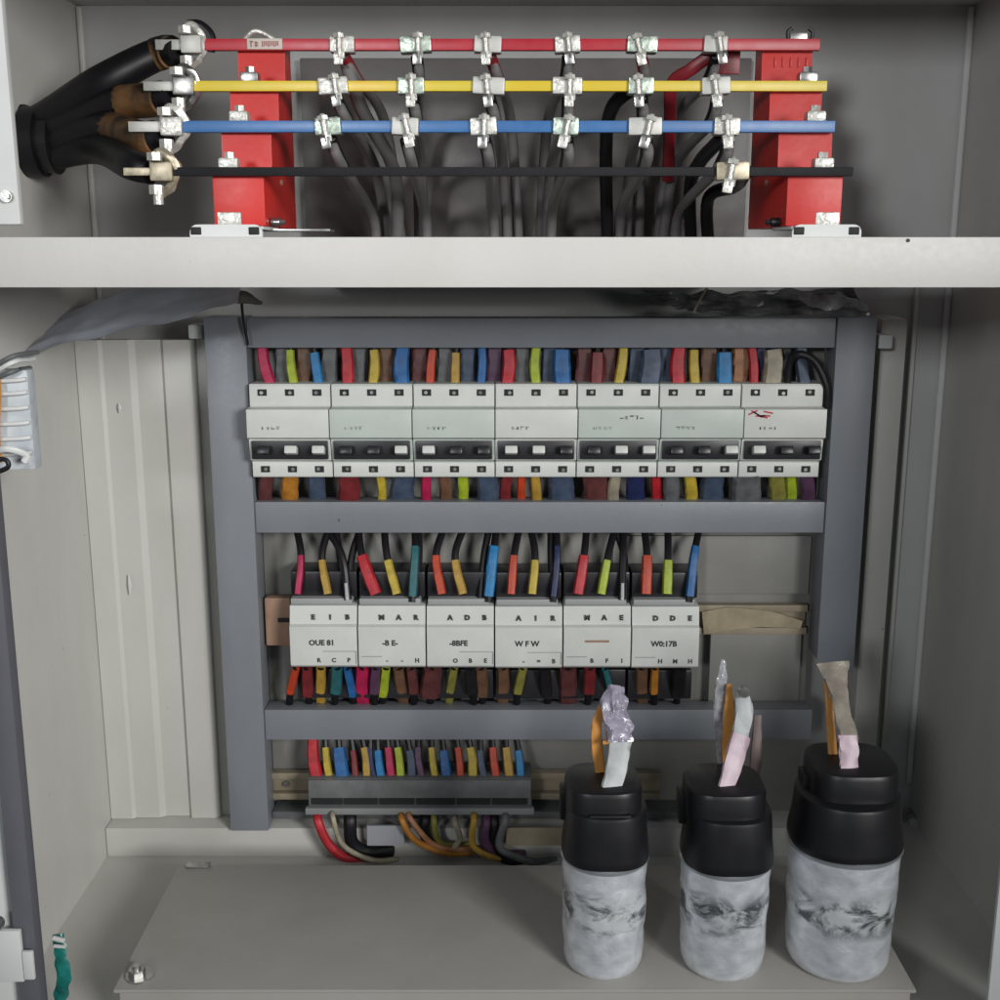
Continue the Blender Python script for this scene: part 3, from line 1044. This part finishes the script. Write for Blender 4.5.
def bracket(px0, px1, holes, tabpx, label, long_to=None):
    Y = 0.742
    A = P(px0, 237, Y)
    Bp = P(px1, 224, Y)
    c = Vector(((A.x + Bp.x) / 2, Y, RZ1))
    hx = (Bp.x - A.x) / 2
    h = P(500, 224.5, Y).z - RZ1
    t = thing('bracket', c, label, 'bracket', 'brackets on the cross rail')
    prof = []
    n = 6
    for i in range(n + 1):
        a = math.pi * i / n / 2
        prof.append((hx - 0.005 + 0.005 * math.sin(a), h - 0.005 + 0.005 * math.cos(a)))
    prof = [(-x, z) for x, z in prof[::-1]] + prof
    prof = [(-hx, 0.0003)] + prof + [(hx, 0.0003)]
    bm = bmesh.new()
    prism_y(bm, prof, 0, 0.003)
    obj('plate', bm, PALE, t)
    obj('flange', B((-hx, 0.0032, h - 0.003), (hx, 0.055, h - 0.001), 0.0005), PALE, t)
    for hx_ in holes:
        q = P(hx_, 231, Y).x - c.x
        bm = B((q - 0.0034, -0.0006, h * 0.22), (q + 0.0034, 0.001, h * 0.82), 0.0016)
        obj('slot', bm, SLOT, t)
    q = P(tabpx, 218, Y).x - c.x
    bm = bmesh.new()
    box(bm, (q - 0.0075, 0.0005, h - 0.001), (q + 0.0075, 0.0025, h + 0.0075), 0.0012)
    cyl(bm, (q, 0.008, h + 0.003), 0.0048, 0.006, 'Z', 6)
    obj('bolt', bm, TIN, t)
    return t


bracket(190, 262, (196, 254), 229, 'pale slotted bracket at the foot of the left red support')
bracket(792, 862, (799, 854), 828, 'pale slotted bracket at the foot of the right red support')
# long thin angle under the left support
a = P(255, 236, 0.765)
b = P(330, 225, 0.765)
tag(obj('angle_strip', B((0, 0, 0), (b.x - a.x, 0.02, 0.0015), 0.0004), STEEL, loc=(a.x, 0.765, P(500, 226.5, 0.765).z - .003)), 'flat steel strip reaching right from the left bracket', 'strip')


# ------------------------------------------------------------------ clamps on the bars
def clamp_geo(seed, kind):
    rng = random.Random(seed)
    wd = rng.uniform(0.0085, 0.0115)
    s = bmesh.new()
    box(s, (-wd, -0.0035, -0.0058), (wd, 0.0085, 0.0058), 0.0014, Matrix.Rotation(rng.uniform(-0.06, 0.06), 4, 'Y'))
    bmesh.ops.translate(s, verts=s.verts, vec=(rng.uniform(-.001, .001), 0, 0))
    b = bmesh.new()
    a = rng.uniform(-0.25, 0.25)
    M = Matrix.Rotation(a, 4, 'Y')
    t = bmesh.new()
    ox = rng.uniform(-0.003, 0.003)
    cyl(t, (ox, -0.0055, 0.0062), 0.0046, 0.0035, 'Z', 6)
    cyl(t, (ox, -0.0055, -0.002), 0.0026, 0.018, 'Z', 12)
    cyl(t, (ox, -0.0055, 0.0085), 0.0028, 0.002, 'Z', 12, 0.0018)
    bmesh.ops.transform(t, matrix=M, verts=t.verts)
    me = bpy.data.meshes.new('t')
    t.to_mesh(me)
    t.free()
    b.from_mesh(me)
    bpy.data.meshes.remove(me)
    n = bmesh.new()
    cyl(n, (ox, -0.0055, -0.0095), 0.0050, 0.0050, 'Z', 6)
    cyl(n, (ox, -0.0055, -0.0125), 0.0034, 0.0035, 'Z', 12)
    box(n, (ox - 0.0045, -0.010, -0.0175), (ox + 0.003, -0.0065, -0.0085), 0.001)
    bmesh.ops.transform(n, matrix=M, verts=n.verts)
    for q_ in (b, n):
        for v in q_.verts:
            v.co = Vector((v.co.x * 0.88, (v.co.y + 0.0055) * 0.88 - 0.0048, v.co.z * 0.86))
    return s, b, n


MINTM = mat('greenish_metal', (0.50, 0.58, 0.50), 0.35, 0.6, var=0.35, scale=120, bump=0.35, bscale=220)
cols = {'red': (44.5, 0.887, [342, 415, 489, 567, 641, 716]),
        'yellow': (86, 0.855, [334, 411, 488, 567, 641, 717]),
        'blue': (126.5, 0.822, [328, 404, 483, 566, 646, 728])}
cl = {}
for nm, (py, Y, xs) in cols.items():
    for i, x in enumerate(xs):
        c = P(x, py, Y)
        t = thing('busbar_clamp', c, f'bolted metal clamp on the {nm} busbar, {ORD[i]} from the left', 'clamp', 'cable clamps on the busbars')
        sd = hash((nm == 'red', nm == 'blue', i)) % 1000 + i * 13 + len(nm)
        s, b, n = clamp_geo(i * 31 + len(nm) * 7, nm)
        m1 = [TIN, MINTM, ALU][(i + len(nm)) % 3]
        obj('saddle', s, m1, t)
        obj('bolt', b, TIN, t)
        obj('nut', n, [STEEL, TIN][(i + len(nm)) % 2], t)
        cl[(nm, i)] = c
c = P(733, 171, 0.79)
t = thing('busbar_clamp', c, 'brassy clamp with a white lug near the right end of the black busbar', 'clamp', 'cable clamps on the busbars')
s, b, n = clamp_geo(77, 'b')
obj('saddle', s, BRASS, t)
obj('bolt', b, TIN, t)
obj('nut', n, TIN, t)

a = P(306, 238, 1.04)  # added dark sheet, its colour stands in for the shade behind the cables
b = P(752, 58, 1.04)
sh_ = obj('cable_shade_sheet', B((0, 0, 0), (b.x - a.x, 0.002, b.z - a.z), 0.0006), mat('shade_sheet_brown', (0.15, 0.135, 0.13), 0.4, var=0.35, scale=12, bump=0.1), loc=(a.x, 1.04, a.z))
tag(sh_, 'dull brown sheet added as shade on the back wall behind the outgoing cables', 'sheet')
# outgoing cables: from each clamp down behind the bars, all the way below the rail
for nm, (py, Y, xs) in cols.items():
    for i, x in enumerate(xs):
        c = cl[(nm, i)]
        dr = {'red': 0.018, 'yellow': 0.010, 'blue': 0.003}[nm] * (1 if i % 2 == 0 else -0.7) + (3 - i) * 0.003
        c0 = c + Vector((0.001, 0.004, -0.008))
        pts = [c0 - c, c0 - c + Vector((dr * 0.2 + 0.002, 0.012, -0.014)),
               Vector((dr * 0.8, 0.975 - Y - 0.01 * ({'red': 0, 'yellow': 1, 'blue': 2}[nm]), -0.045)),
               Vector((dr * 1.1, 1.01 - Y - 0.012 * ({'red': 0, 'yellow': 1, 'blue': 2}[nm]), -c.z + 0.02)),
               Vector((dr * 1.1, 1.01 - Y - 0.012 * ({'red': 0, 'yellow': 1, 'blue': 2}[nm]), -c.z - 0.012))]
        bm = T(pts, [0.0034, 0.0038, 0.0042, 0.0044, 0.0044], n=8, seg=12)
        o = obj('cable', bm, GREYC, loc=c)
        tag(o, f'dark cable dropping behind the bars from the {ORD[i]} clamp of the {nm} busbar', 'cable', 'outgoing cables of the busbars')
        bm = T([p for p in [c0 - c, (c0 - c).lerp(pts[1], 0.6), pts[1].lerp(pts[2], 0.12)]], 0.0046, n=5, seg=12)
        sm = {'red': [DKRED, BLACK][i % 2], 'yellow': BLACK, 'blue': BLACK}[nm]
        obj('sleeve', bm, sm, o)
# angled red flag cables near the right
o = P(690, 70, 0.905)
bm = T([P(712, 54, 0.900) - o, P(690, 70, 0.905) - o, P(672, 84, 0.915) - o, P(670, 120, 0.93) - o, P(668, 180, 0.97) - o], [0.0048] * 5, flat=0.5, n=6)
tag(obj('cable', bm, DKRED, loc=o), 'flat red cable slanting down left from the sixth red clamp', 'cable')
o = P(729, 60, 0.905)
bm = B((-0.0085, 0, -0.010), (0.0085, 0.003, 0.007), 0.001)
tag(obj('insulating_flag', bm, DKRED, loc=o), 'square red insulating flap hanging right of the sixth red clamp', 'flap')
for k, (pa, pb_, pc, lab) in enumerate((((633, 88), (612, 108), (606, 150), 'black cable bowing left behind the fifth clamp column'),
                                        ((722, 138), (700, 162), (690, 190), 'black cable sweeping left below the sixth blue clamp'),
                                        ((745, 172), (735, 186), (708, 200), 'black cable curling under the brassy clamp'),
                                        ((346, 62), (362, 110), (395, 175), 'dark cable bowing right from the first clamp column'))):
    o = P(pa[0], pa[1], 0.87)
    bm = T([P(*pa, {0: 0.885, 1: 0.84, 2: 0.80}.get(k, 0.895)) - o, P(*pb_, 0.90) - o, P(*pc, 0.95) - o, P(pc[0] + 2, 262, 0.99) - o], 0.0052, n=8, seg=12)
    tag(obj('cable', bm, BLACK if k < 3 else GREYC, loc=o), lab, 'cable')

# ------------------------------------------------------------------ incoming cables and lugs at the left
gc = Vector((XL + 0.004, 0.915, P(30, 142, 0.915).z))
t = thing('cable_gland', gc, 'black rubber gland where thick cables enter the left side wall', 'gland')
bm = bmesh.new()
cyl(bm, (0.004, 0, 0), 0.026, 0.012, 'X', 28)
obj('ring', bm, BLACK, t)
bm = bmesh.new()
cyl(bm, (0.014, 0, 0), 0.022, 0.012, 'X', 24, 0.024)
obj('collar', bm, CAPB, t)
inc = [('red', 178, 52, 0.892, (100, 84), (40, 122), 0.0115, TIN), ('yellow', 172, 97, 0.862, (108, 106), (40, 134), 0.0115, STEEL),
       ('blue', 165, 136, 0.83, (100, 128), (40, 146), 0.0115, TIN), ('black', 152, 172, 0.80, (95, 148), (40, 158), 0.0105, BRASS)]
for k, (nm, x, y, Y, m1, m2, r_, lm) in enumerate(inc):
    c = P(x, y, Y)
    bm = bmesh.new()
    pts = [c, P(x - 22, y + 3 if k < 3 else y - 8, Y + 0.012), P(m1[0], m1[1], 0.89), P(m2[0], m2[1], 0.912), Vector((XL - 0.002, 0.915, gc.z + (1.5 - k) * 0.011))]
    o = obj('cable', T([p - c for p in pts], [r_ * 0.8, r_, r_ * 1.1, r_ * 1.1, r_], n=8, seg=16), BLACK, loc=c)
    tag(o, f'thick black incoming cable ending in the lug of the {nm} busbar', 'cable', 'incoming cables at the left')
    if k in (1, 2):
        path = catmull([p - c for p in pts], 8)
        obj('sleeve', T(path[4:15], r_ * 1.07, n=1, seg=16), OCHRE, o)
    if k == 0:
        path = catmull([p - c for p in pts], 8)
        obj('sleeve', T(path[3:9], r_ * 1.04, n=1, seg=16), OCHRE, o)
    # lug
    py, Yb = {'red': (44.5, .887), 'yellow': (86, .855), 'blue': (126.5, .822), 'black': (171.5, .79)}[nm]
    lc = P({'red': 188, 'yellow': 180, 'blue': 168, 'black': 158}[nm], py, Yb)
    t = thing('cable_lug', lc, f'bulky bolted lug joining an incoming cable to the bare end of the {nm} busbar', 'lug', 'cable lugs at the left ends')
    bm = bmesh.new()
    box(bm, (-0.005, -0.0030, -0.0062), (0.010, 0.009, 0.0062), 0.0015)
    obj('saddle', bm, lm if nm != 'red' else ALU, t)
    bm = T([Vector((-0.004, 0.002, 0.006)), Vector((0.002, -0.001, 0.012)), Vector((0.009, 0.001, 0.008)), Vector((0.012, 0.003, 0.000)),
            Vector((0.006, 0.005, -0.010)), Vector((-0.002, 0.006, -0.016))], [0.0025, 0.0032, 0.0032, 0.003, 0.003, 0.0028], n=5, wob=0.5, seed=k)
    obj('strap', bm, lm, t)
    bm = bmesh.new()
    cyl(bm, (0.0, -0.006, -0.012), 0.0048, 0.006, 'Z', 6)
    cyl(bm, (0.001, -0.006, -0.0175), 0.0034, 0.008, 'Z', 12)
    cyl(bm, (0.0, -0.006, 0.009), 0.0050, 0.005, 'Z', 6)
    obj('bolt', bm, TIN, t)
    if nm == 'red':
        bm = T([Vector((0.0, 0.003, 0.013)), Vector((0.008, 0.004, 0.013)), Vector((0.015, 0.004, 0.006)), Vector((0.014, 0.004, -0.004))], 0.0045, n=5)
        obj('boot', bm, BLACK, t)

# ------------------------------------------------------------------ capacitors
def can_mat(seed):
    m = bpy.data.materials.new('wrapped_aluminium')
    m.use_nodes = True
    t = m.node_tree
    b = t.nodes['Principled BSDF']
    co = t.nodes.new('ShaderNodeTexCoord')
    mp = t.nodes.new('ShaderNodeMapping')
    mp.inputs['Location'].default_value = (seed * 1.7, seed * 0.9, seed)
    mp.inputs['Scale'].default_value = (1.0, 1.0, 1.5)
    mp.inputs['Rotation'].default_value = (0.2, 0.45, 0)
    t.links.new(co.outputs['Object'], mp.inputs[0])
    n = t.nodes.new('ShaderNodeTexNoise')
    n.inputs['Scale'].default_value = 48
    n.inputs['Detail'].default_value = 8
    n.inputs['Roughness'].default_value = 0.65
    n.inputs['Distortion'].default_value = 0.7
    t.links.new(mp.outputs[0], n.inputs['Vector'])
    # soft band mask at mid height
    sp = t.nodes.new('ShaderNodeSeparateXYZ')
    t.links.new(co.outputs['Object'], sp.inputs[0])
    band = t.nodes.new('ShaderNodeValToRGB')
    e = band.color_ramp.elements
    e[0].position = 0.36
    e[0].color = (0, 0, 0, 1)
    e[1].position = 0.50
    e[1].color = (1, 1, 1, 1)
    k = e.new(0.66)
    k.color = (1, 1, 1, 1)
    k = e.new(0.80)
    k.color = (0, 0, 0, 1)
    mr = t.nodes.new('ShaderNodeMapRange')
    mr.inputs['From Max'].default_value = 0.09
    t.links.new(sp.outputs['Z'], mr.inputs['Value'])
    t.links.new(mr.outputs[0], band.inputs[0])
    cr = t.nodes.new('ShaderNodeValToRGB')
    cr.color_ramp.elements[0].position = 0.41
    cr.color_ramp.elements[0].color = (0.12, 0.13, 0.14, 1)
    cr.color_ramp.elements[1].position = 0.55
    cr.color_ramp.elements[1].color = (0.85, 0.88, 0.9, 1)
    t.links.new(n.outputs['Fac'], cr.inputs[0])
    n3 = t.nodes.new('ShaderNodeTexNoise')
    n3.inputs['Scale'].default_value = 95
    n3.inputs['Detail'].default_value = 8
    t.links.new(mp.outputs[0], n3.inputs['Vector'])
    c3 = t.nodes.new('ShaderNodeValToRGB')
    c3.color_ramp.elements[0].position = 0.30
    c3.color_ramp.elements[0].color = (0.66, 0.69, 0.73, 1)
    c3.color_ramp.elements[1].position = 0.68
    c3.color_ramp.elements[1].color = (0.88, 0.91, 0.95, 1)
    t.links.new(n3.outputs['Fac'], c3.inputs[0])
    mx = t.nodes.new('ShaderNodeMixRGB')
    nm_ = t.nodes.new('ShaderNodeTexNoise')
    nm_.inputs['Scale'].default_value = 26
    nm_.inputs['Detail'].default_value = 3
    t.links.new(mp.outputs[0], nm_.inputs['Vector'])
    rm = t.nodes.new('ShaderNodeValToRGB')
    rm.color_ramp.elements[0].position = 0.36
    rm.color_ramp.elements[0].color = (0, 0, 0, 1)
    rm.color_ramp.elements[1].position = 0.46
    rm.color_ramp.elements[1].color = (1, 1, 1, 1)
    t.links.new(nm_.outputs['Fac'], rm.inputs[0])
    mu = t.nodes.new('ShaderNodeMath')
    mu.operation = 'MULTIPLY'
    t.links.new(band.outputs[0], mu.inputs[0])
    t.links.new(rm.outputs[0], mu.inputs[1])
    t.links.new(mu.outputs[0], mx.inputs[0])
    t.links.new(c3.outputs[0], mx.inputs[1])
    t.links.new(cr.outputs[0], mx.inputs[2])
    t.links.new(mx.outputs[0], b.inputs['Base Color'])
    b.inputs['Metallic'].default_value = 0.5
    b.inputs['Roughness'].default_value = 0.36
    b.inputs['Coat Weight'].default_value = 0.4
    b.inputs['Coat Roughness'].default_value = 0.15
    bp = t.nodes.new('ShaderNodeBump')
    bp.inputs['Strength'].default_value = 0.55
    bp.inputs['Distance'].default_value = 0.0015
    t.links.new(n.outputs['Fac'], bp.inputs['Height'])
    t.links.new(bp.outputs[0], b.inputs['Normal'])
    return m


def capacitor(i, px, py_base, R, hcan, label, capshape):
    c0 = PZ(px, py_base, ZP)
    c = Vector((c0.x, c0.y + R, ZP + 0.0003))
    # keep the centre on the sight line of the base centre
    c.x = (px - 500) / F * (c.y * CT - ZP * ST)
    t = thing('capacitor', c, label, 'capacitor', 'capacitors on the base plate')
    prof = [(R * 0.80, 0), (R * 0.88, 0.002), (R * 0.925, 0.006)]
    for k in range(1, 24):
        f = k / 24
        prof.append((R * (0.93 + 0.07 * f), 0.006 + (hcan - 0.006) * f))
    prof.append((R * 1.0, hcan))
    prof.append((R * 0.92, hcan + 0.001))
    obj('can', lathe(prof, 96, 2.0, dn=0.0013, seed=i * 5 + 1, dz=(0.012, hcan - 0.008)), can_mat(i * 3 + 1), t)
    z0 = hcan - 0.002
    # crimped rim
    obj('rim', lathe([(R * 1.0, z0 - 0.0015), (R * 1.035, z0), (R * 1.035, z0 + 0.0012), (R * 1.0, z0 + 0.002)], 64), mat('rim_metal', (0.5, 0.52, 0.55), 0.3, 0.7), t)
    h1 = capshape['h1']
    h2 = capshape['h2']
    sq = capshape.get('sq', 2.6)
    f1 = capshape.get('f1', 0.94)
    ox, oy = capshape['off']
    pr = [(R * 1.0, z0 + 0.0022), (R * 1.015, z0 + 0.004), (R * 1.01, z0 + 0.008), (R * f1, z0 + h1 * 0.55), (R * (f1 - 0.03), z0 + h1 - 0.003), (R * (f1 - 0.05), z0 + h1 - 0.0008), (R * (f1 - 0.09), z0 + h1)]
    cap = obj('cap', lathe(pr, 64, sq), CAPB, t)
    r2 = capshape['r2'] * R
    pr = [(r2, z0 + h1 - 0.004), (r2, z0 + h1 + h2 - 0.004), (r2 * 0.96, z0 + h1 + h2 - 0.001), (r2 * 0.88, z0 + h1 + h2)]
    obj('terminal_tower', lathe(pr, 48, 3.2, cx=ox, cy=oy), CAPB, cap)
    # terminal recesses & side lug
    bm = bmesh.new()
    box(bm, (ox - r2 * 1.12, oy - 0.004, z0 + h1 * 0.62), (ox - r2 * 0.9, oy + 0.012, z0 + h1 + h2 * 0.45), 0.0015)
    if i == 0:
        box(bm, (-R * 0.45, -R * 0.84, z0 + h1 - 0.006), (R * 0.5, -R * 0.3, z0 + h1 + 0.0015), 0.0015)
    obj('terminal_ledge', bm, CAPB, cap)
    return c, z0 + h1 + h2


C1, t1 = capacitor(0, 602.5, 986, 0.0305, 0.0875, 'slim silver capacitor with black cap and grey strap, leftmost of the three', dict(h1=0.040, h2=0.016, r2=0.88, off=(-0.002, 0.004), f1=0.96, sq=2.6))
C2, t2 = capacitor(1, 721, 988, 0.0318, 0.085, 'silver capacitor with black cap and pink eyelet strap, middle of the three', dict(h1=0.040, h2=0.018, r2=0.88, off=(-0.003, 0.004), f1=0.96, sq=2.6))
C3, t3 = capacitor(2, 836, 990, 0.0392, 0.095, 'widest silver capacitor with black cap, rightmost of the three', dict(h1=0.040, h2=0.020, r2=0.78, off=(0.003, 0.006), f1=0.95, sq=2.2))


def strip(pxs, Y0, Y1, widths, m, name, parent=None, o=None, th=0.28, wob=0.15, seed=0):
    n = len(pxs)
    pts = [P(x, y, Y0 + (Y1 - Y0) * k / (n - 1)) for k, (x, y) in enumerate(pxs)]
    if o is None:
        o = pts[0]
    bm = T([p - o for p in pts], [w_ * 0.00036 for w_ in widths], n=8, seg=18, flat=th, wob=wob, seed=seed, square=True)
    ob = obj(name, bm, m, parent, loc=None if parent else o)
    return ob, o


GREYS = mat('grey_strap', (0.40, 0.42, 0.42), 0.45, var=0.25, scale=80, bump=0.2)
PINK = mat('pink_strap', (0.52, 0.38, 0.44), 0.4, var=0.3, scale=70, bump=0.3)
LILAC = mat('lilac_film', (0.36, 0.33, 0.42), 0.25, var=0.5, scale=90, bump=0.8, bscale=140, coat=0.5)
ORNG = mat('orange_lead', (0.62, 0.27, 0.05), 0.45, var=0.25, scale=60)
SMOKE = mat('smoky_tape', (0.32, 0.28, 0.23), 0.3, var=0.4, scale=70, bump=0.6, coat=0.4)
SHARD = mat('clear_shard', (0.50, 0.50, 0.53), 0.2, 0.2, var=0.6, scale=120, bump=0.9, coat=0.6)

s, o = strip([(607, 803), (616, 770), (621, 735)], 0.733, 0.755, [19, 23, 24], GREYS, 'capacitor_lead')
tag(s, 'pale grey strap rising from the leftmost capacitor to a taped knob', 'lead')
strip([(619, 742), (618, 722), (614, 700), (615, 686)], 0.752, 0.768, [24, 28, 25, 17], LILAC, 'taped_end', s, o, th=0.5, wob=0.5)
strip([(603, 743), (612, 741), (625, 737)], 0.752, 0.752, [4, 5, 4], ORNG, 'tie', s, o, th=0.6)
s, o = strip([(600, 772), (597, 745), (597, 722), (604, 704)], 0.760, 0.768, [11, 12, 11, 9], ORNG, 'capacitor_lead', th=0.4)
tag(s, 'flat orange lead curving up beside the grey strap of the leftmost capacitor', 'lead')
s, o = strip([(721, 803), (732, 768), (741, 735)], 0.735, 0.757, [13, 21, 21], PINK, 'capacitor_lead')
tag(s, 'pink tinted strap with eyelet rising from the middle capacitor', 'lead')
strip([(740, 737), (744, 712), (742, 692)], 0.757, 0.768, [18, 20, 14], GREYS, 'eyelet_plate', s, o, th=0.3)
q = P(743, 690, 0.765) - o
bm = bmesh.new()
cyl(bm, (q.x, q.y - 0.003, q.z), 0.0042, 0.004, 'Y', 14)
obj('eyelet', bm, STEEL, s)
s, o = strip([(727, 772), (727, 745), (729, 712), (729, 684)], 0.768, 0.776, [8, 11, 12, 5], ORNG, 'capacitor_lead', th=0.35)
tag(s, 'upright orange lead behind the pink strap of the middle capacitor', 'lead')
s, o = strip([(720, 770), (719, 740), (718, 706), (722, 680), (723, 659)], 0.775, 0.782, [5, 6, 10, 11, 4], SHARD, 'film_strip', th=0.5, wob=0.5)
tag(s, 'shiny pointed film strip behind the orange lead of the middle capacitor', 'film strip')
s, o = strip([(752, 800), (756, 755), (758, 715)], 0.80, 0.82, [10, 14, 8], mat('dull_tape', (0.15, 0.10, 0.09), 0.5), 'capacitor_lead', th=0.4)
tag(s, 'dull brown lead standing to the right of the pink strap', 'lead')
s, o = strip([(847, 786), (849, 762), (848, 735)], 0.738, 0.752, [17, 19, 20], PINK, 'capacitor_lead', wob=0.3, seed=3)
tag(s, 'lilac and brown tape strap rising from the rightmost capacitor to the frame post', 'lead')
strip([(849, 740), (843, 712), (838, 688), (833, 663)], 0.752, 0.785, [19, 16, 20, 34], SMOKE, 'taped_end', s, o, th=0.3, wob=0.3)
s, o = strip([(833, 757), (831, 730), (829, 700), (827, 672)], 0.765, 0.790, [11, 9, 9, 8], ORNG, 'capacitor_lead', th=0.4)
tag(s, 'straight orange lead left of the tape strap on the rightmost capacitor', 'lead')

# ------------------------------------------------------------------ crumpled film, sleeves and small things
def film(pts_top, pts_bot, Y0, Y1, label, m, seed, amp=0.004, name='plastic_film'):
    nu, nv = 46, 16
    tp = catmull([P(x, y, Y0) for x, y in pts_top], 12)
    bp_ = catmull([P(x, y, Y1) for x, y in pts_bot], 12)
    bm = bmesh.new()
    g = []
    for i in range(nu + 1):
        f = i / nu
        a = tp[int(f * (len(tp) - 1))]
        b = bp_[int(f * (len(bp_) - 1))]
        row = []
        for j in range(nv + 1):
            p = a.lerp(b, j / nv)
            p = p + Vector((0, -amp * (1 + noise.noise(Vector((p.x * 38 + seed, p.z * 90, j * 0.3))) * 1.6), amp * 0.6 * noise.noise(Vector((p.x * 60, seed, j * 0.4)))))
            row.append(bm.verts.new(p))
        g.append(row)
    for i in range(nu):
        for j in range(nv):
            bm.faces.new((g[i][j], g[i + 1][j], g[i + 1][j + 1], g[i][j + 1]))
    r = bmesh.ops.solidify(bm, geom=list(bm.faces), thickness=0.0006)
    o = obj(name, bm, m)
    c = P(pts_top[0][0], pts_top[0][1], Y0)
    o.data.transform(Matrix.Translation(-c))
    o.location = c
    tag(o, label, 'plastic film')
    return o


FILM = mat('dusty_film', (0.70, 0.74, 0.82), 0.5, var=0.2, scale=30, bump=0.35, bscale=50)
FILMD = mat('dark_film', (0.42, 0.43, 0.44), 0.3, var=0.75, scale=45, bump=0.6, bscale=60, coat=0.4)
film([(2, 345), (50, 322), (100, 300), (160, 284), (242, 282)], [(4, 372), (45, 350), (100, 336), (160, 324), (240, 300)], 0.965, 0.86,
     'dusty blue grey film sagging under the cross rail at the upper left', FILM, 3)
film([(640, 290), (700, 292), (770, 290), (850, 288)], [(690, 314), (730, 315), (790, 315), (868, 314)], 0.985, 0.965,
     'crumpled clear film bunched on top of the frame at its right end', FILMD, 9, 0.006)
o = P(700, 305, 0.95)
tag(obj('tie_wire', T([P(709, 284, 0.97) - o, P(702, 296, 0.955) - o, P(694, 311, 0.953) - o], 0.0010, n=5), smat('cream'), loc=o), 'thin pale tie hanging onto the film above the frame', 'tie')
o = P(835, 304, 0.945)
bm = T([P(800, 296, 0.955) - o, P(822, 303, 0.945) - o, P(845, 300, 0.948) - o, P(868, 310, 0.955) - o], [0.003, 0.006, 0.005, 0.002], wob=0.9, n=7, flat=0.7)
tag(obj('wire_bundle', bm, FILMD, loc=o), 'dark shiny bundle lying on the right corner of the frame', 'bundle')

# things at the left edge: cable tray with wires
c = P(14, 415, 0.74)
t = thing('cable_tray', c, 'small pale slotted cable tray with orange wire at the left edge', 'cable tray')
a = P(-40, 470, 0.74) - c
b = P(27, 370, 0.74) - c
bm = bmesh.new()
box(bm, (a.x, 0, a.z), (b.x, 0.012, b.z), 0.0015)
obj('body', bm, mat('tray_grey', (0.52, 0.56, 0.59), 0.35, var=0.3, scale=50, bump=0.2), t)
for k, yy in enumerate((382, 395, 410, 425, 440, 455)):
    z_ = P(14, yy, 0.74).z - c.z
    bm = T([Vector((a.x, -0.0015, z_)), Vector((0, -0.003, z_ + 0.0012)), Vector((b.x - 0.0006, -0.0014, z_ + 0.002))], 0.0014, n=5)
    obj('slat', bm, PALE, t)
bm = T([P(-10, 355, 0.735) - c, P(-3, 385, 0.734) - c, P(-4, 430, 0.733) - c, P(-2, 462, 0.735) - c], 0.0026, n=6)
obj('orange_wire', bm, ORNG, t)
for k, (pa, pb_, pc) in enumerate((((-5, 366), (14, 356), (38, 352)), ((-5, 372), (14, 362), (34, 359)), ((-5, 379), (14, 371), (30, 368)))):
    bm = T([P(*pa, 0.735) - c, P(*pb_, 0.734) - c, P(*pc, 0.76) - c], 0.0016, n=6)
    obj('tie', bm, [DUCT, PALE, DUCT][k], t)
c = P(8, 462, 0.725)
t = thing('cable_tie', c, 'pale bent strap with a black hook under the cable tray', 'strap')
obj('strap', T([P(-8, 452, 0.73) - c, P(8, 449, 0.725) - c, P(26, 455, 0.73) - c, P(24, 462, 0.73) - c], 0.0022, n=6, flat=0.6), PALE, t)
obj('hook', T([P(-6, 459, 0.722) - c, P(6, 460, 0.722) - c, P(8, 467, 0.722) - c, P(-2, 472, 0.722) - c], 0.0016, n=6), BLACK, t)

# green film tag at the lower left
c = P(60, 965, 0.73)
t = thing('green_tag', c, 'crumpled green and white strip tucked beside the gasket at lower left', 'tag')
obj('film', T([P(58, 934, 0.735) - c, P(61, 958, 0.73) - c, P(64, 978, 0.728) - c, P(60, 1003, 0.73) - c], [0.0035, 0.004, 0.0055, 0.004], n=8, flat=0.4, wob=0.7), TEAL, t)
obj('band', T([P(53, 938, 0.728) - c, P(65, 941, 0.728) - c], 0.0018, n=3), PALE, t)
obj('band', T([P(54, 946, 0.727) - c, P(66, 947, 0.727) - c], 0.0013, n=3), PALE, t)

# bolts on the right wall near the capacitors
for k, (x, y, r_, lab) in enumerate(((914, 824, 0.0060, 'shiny bolt on the dark back wall right of the rightmost capacitor'), (921, 846, 0.0022, 'tiny screw below the shiny bolt on the right'))):
    c = P(x, y, 1.028)
    t = thing('bolt', c, lab, 'bolt')
    bm = bmesh.new()
    cyl(bm, (0, 0, 0), r_, 0.006, 'Y', 6)
    cyl(bm, (0, -0.004, 0), r_ * 0.6, 0.004, 'Y', 12)
    obj('head', bm, PALE, t)
    bm = bmesh.new()
    cyl(bm, (0, 0.0085, 0), r_ * 1.5, 0.012, 'Y', 14)
    obj('stem', bm, STEEL, t)

# labels of wires alike beside one breaker say which of them is meant
by = {}
for o in WIRES:
    by.setdefault(o['label'], []).append(o)
for lab, os_ in by.items():
    if len(os_) > 1:
        for k, o in enumerate(sorted(os_, key=lambda q: q.location.x)):
            word = ['left', 'right'][k] if len(os_) == 2 else ['left', 'middle', 'right'][k]
            o['label'] = word + ' one, ' + lab.replace('black wire with', 'wire with').replace('black lead with', 'lead with')
for o in WIRES:
    n_ = len(o['label'].split())
    if n_ > 16:
        o['label'] = o['label'].replace(' sleeved', '').replace(' dull', '').replace('of the middle row', 'in middle row').replace('of the top row', 'in top row')
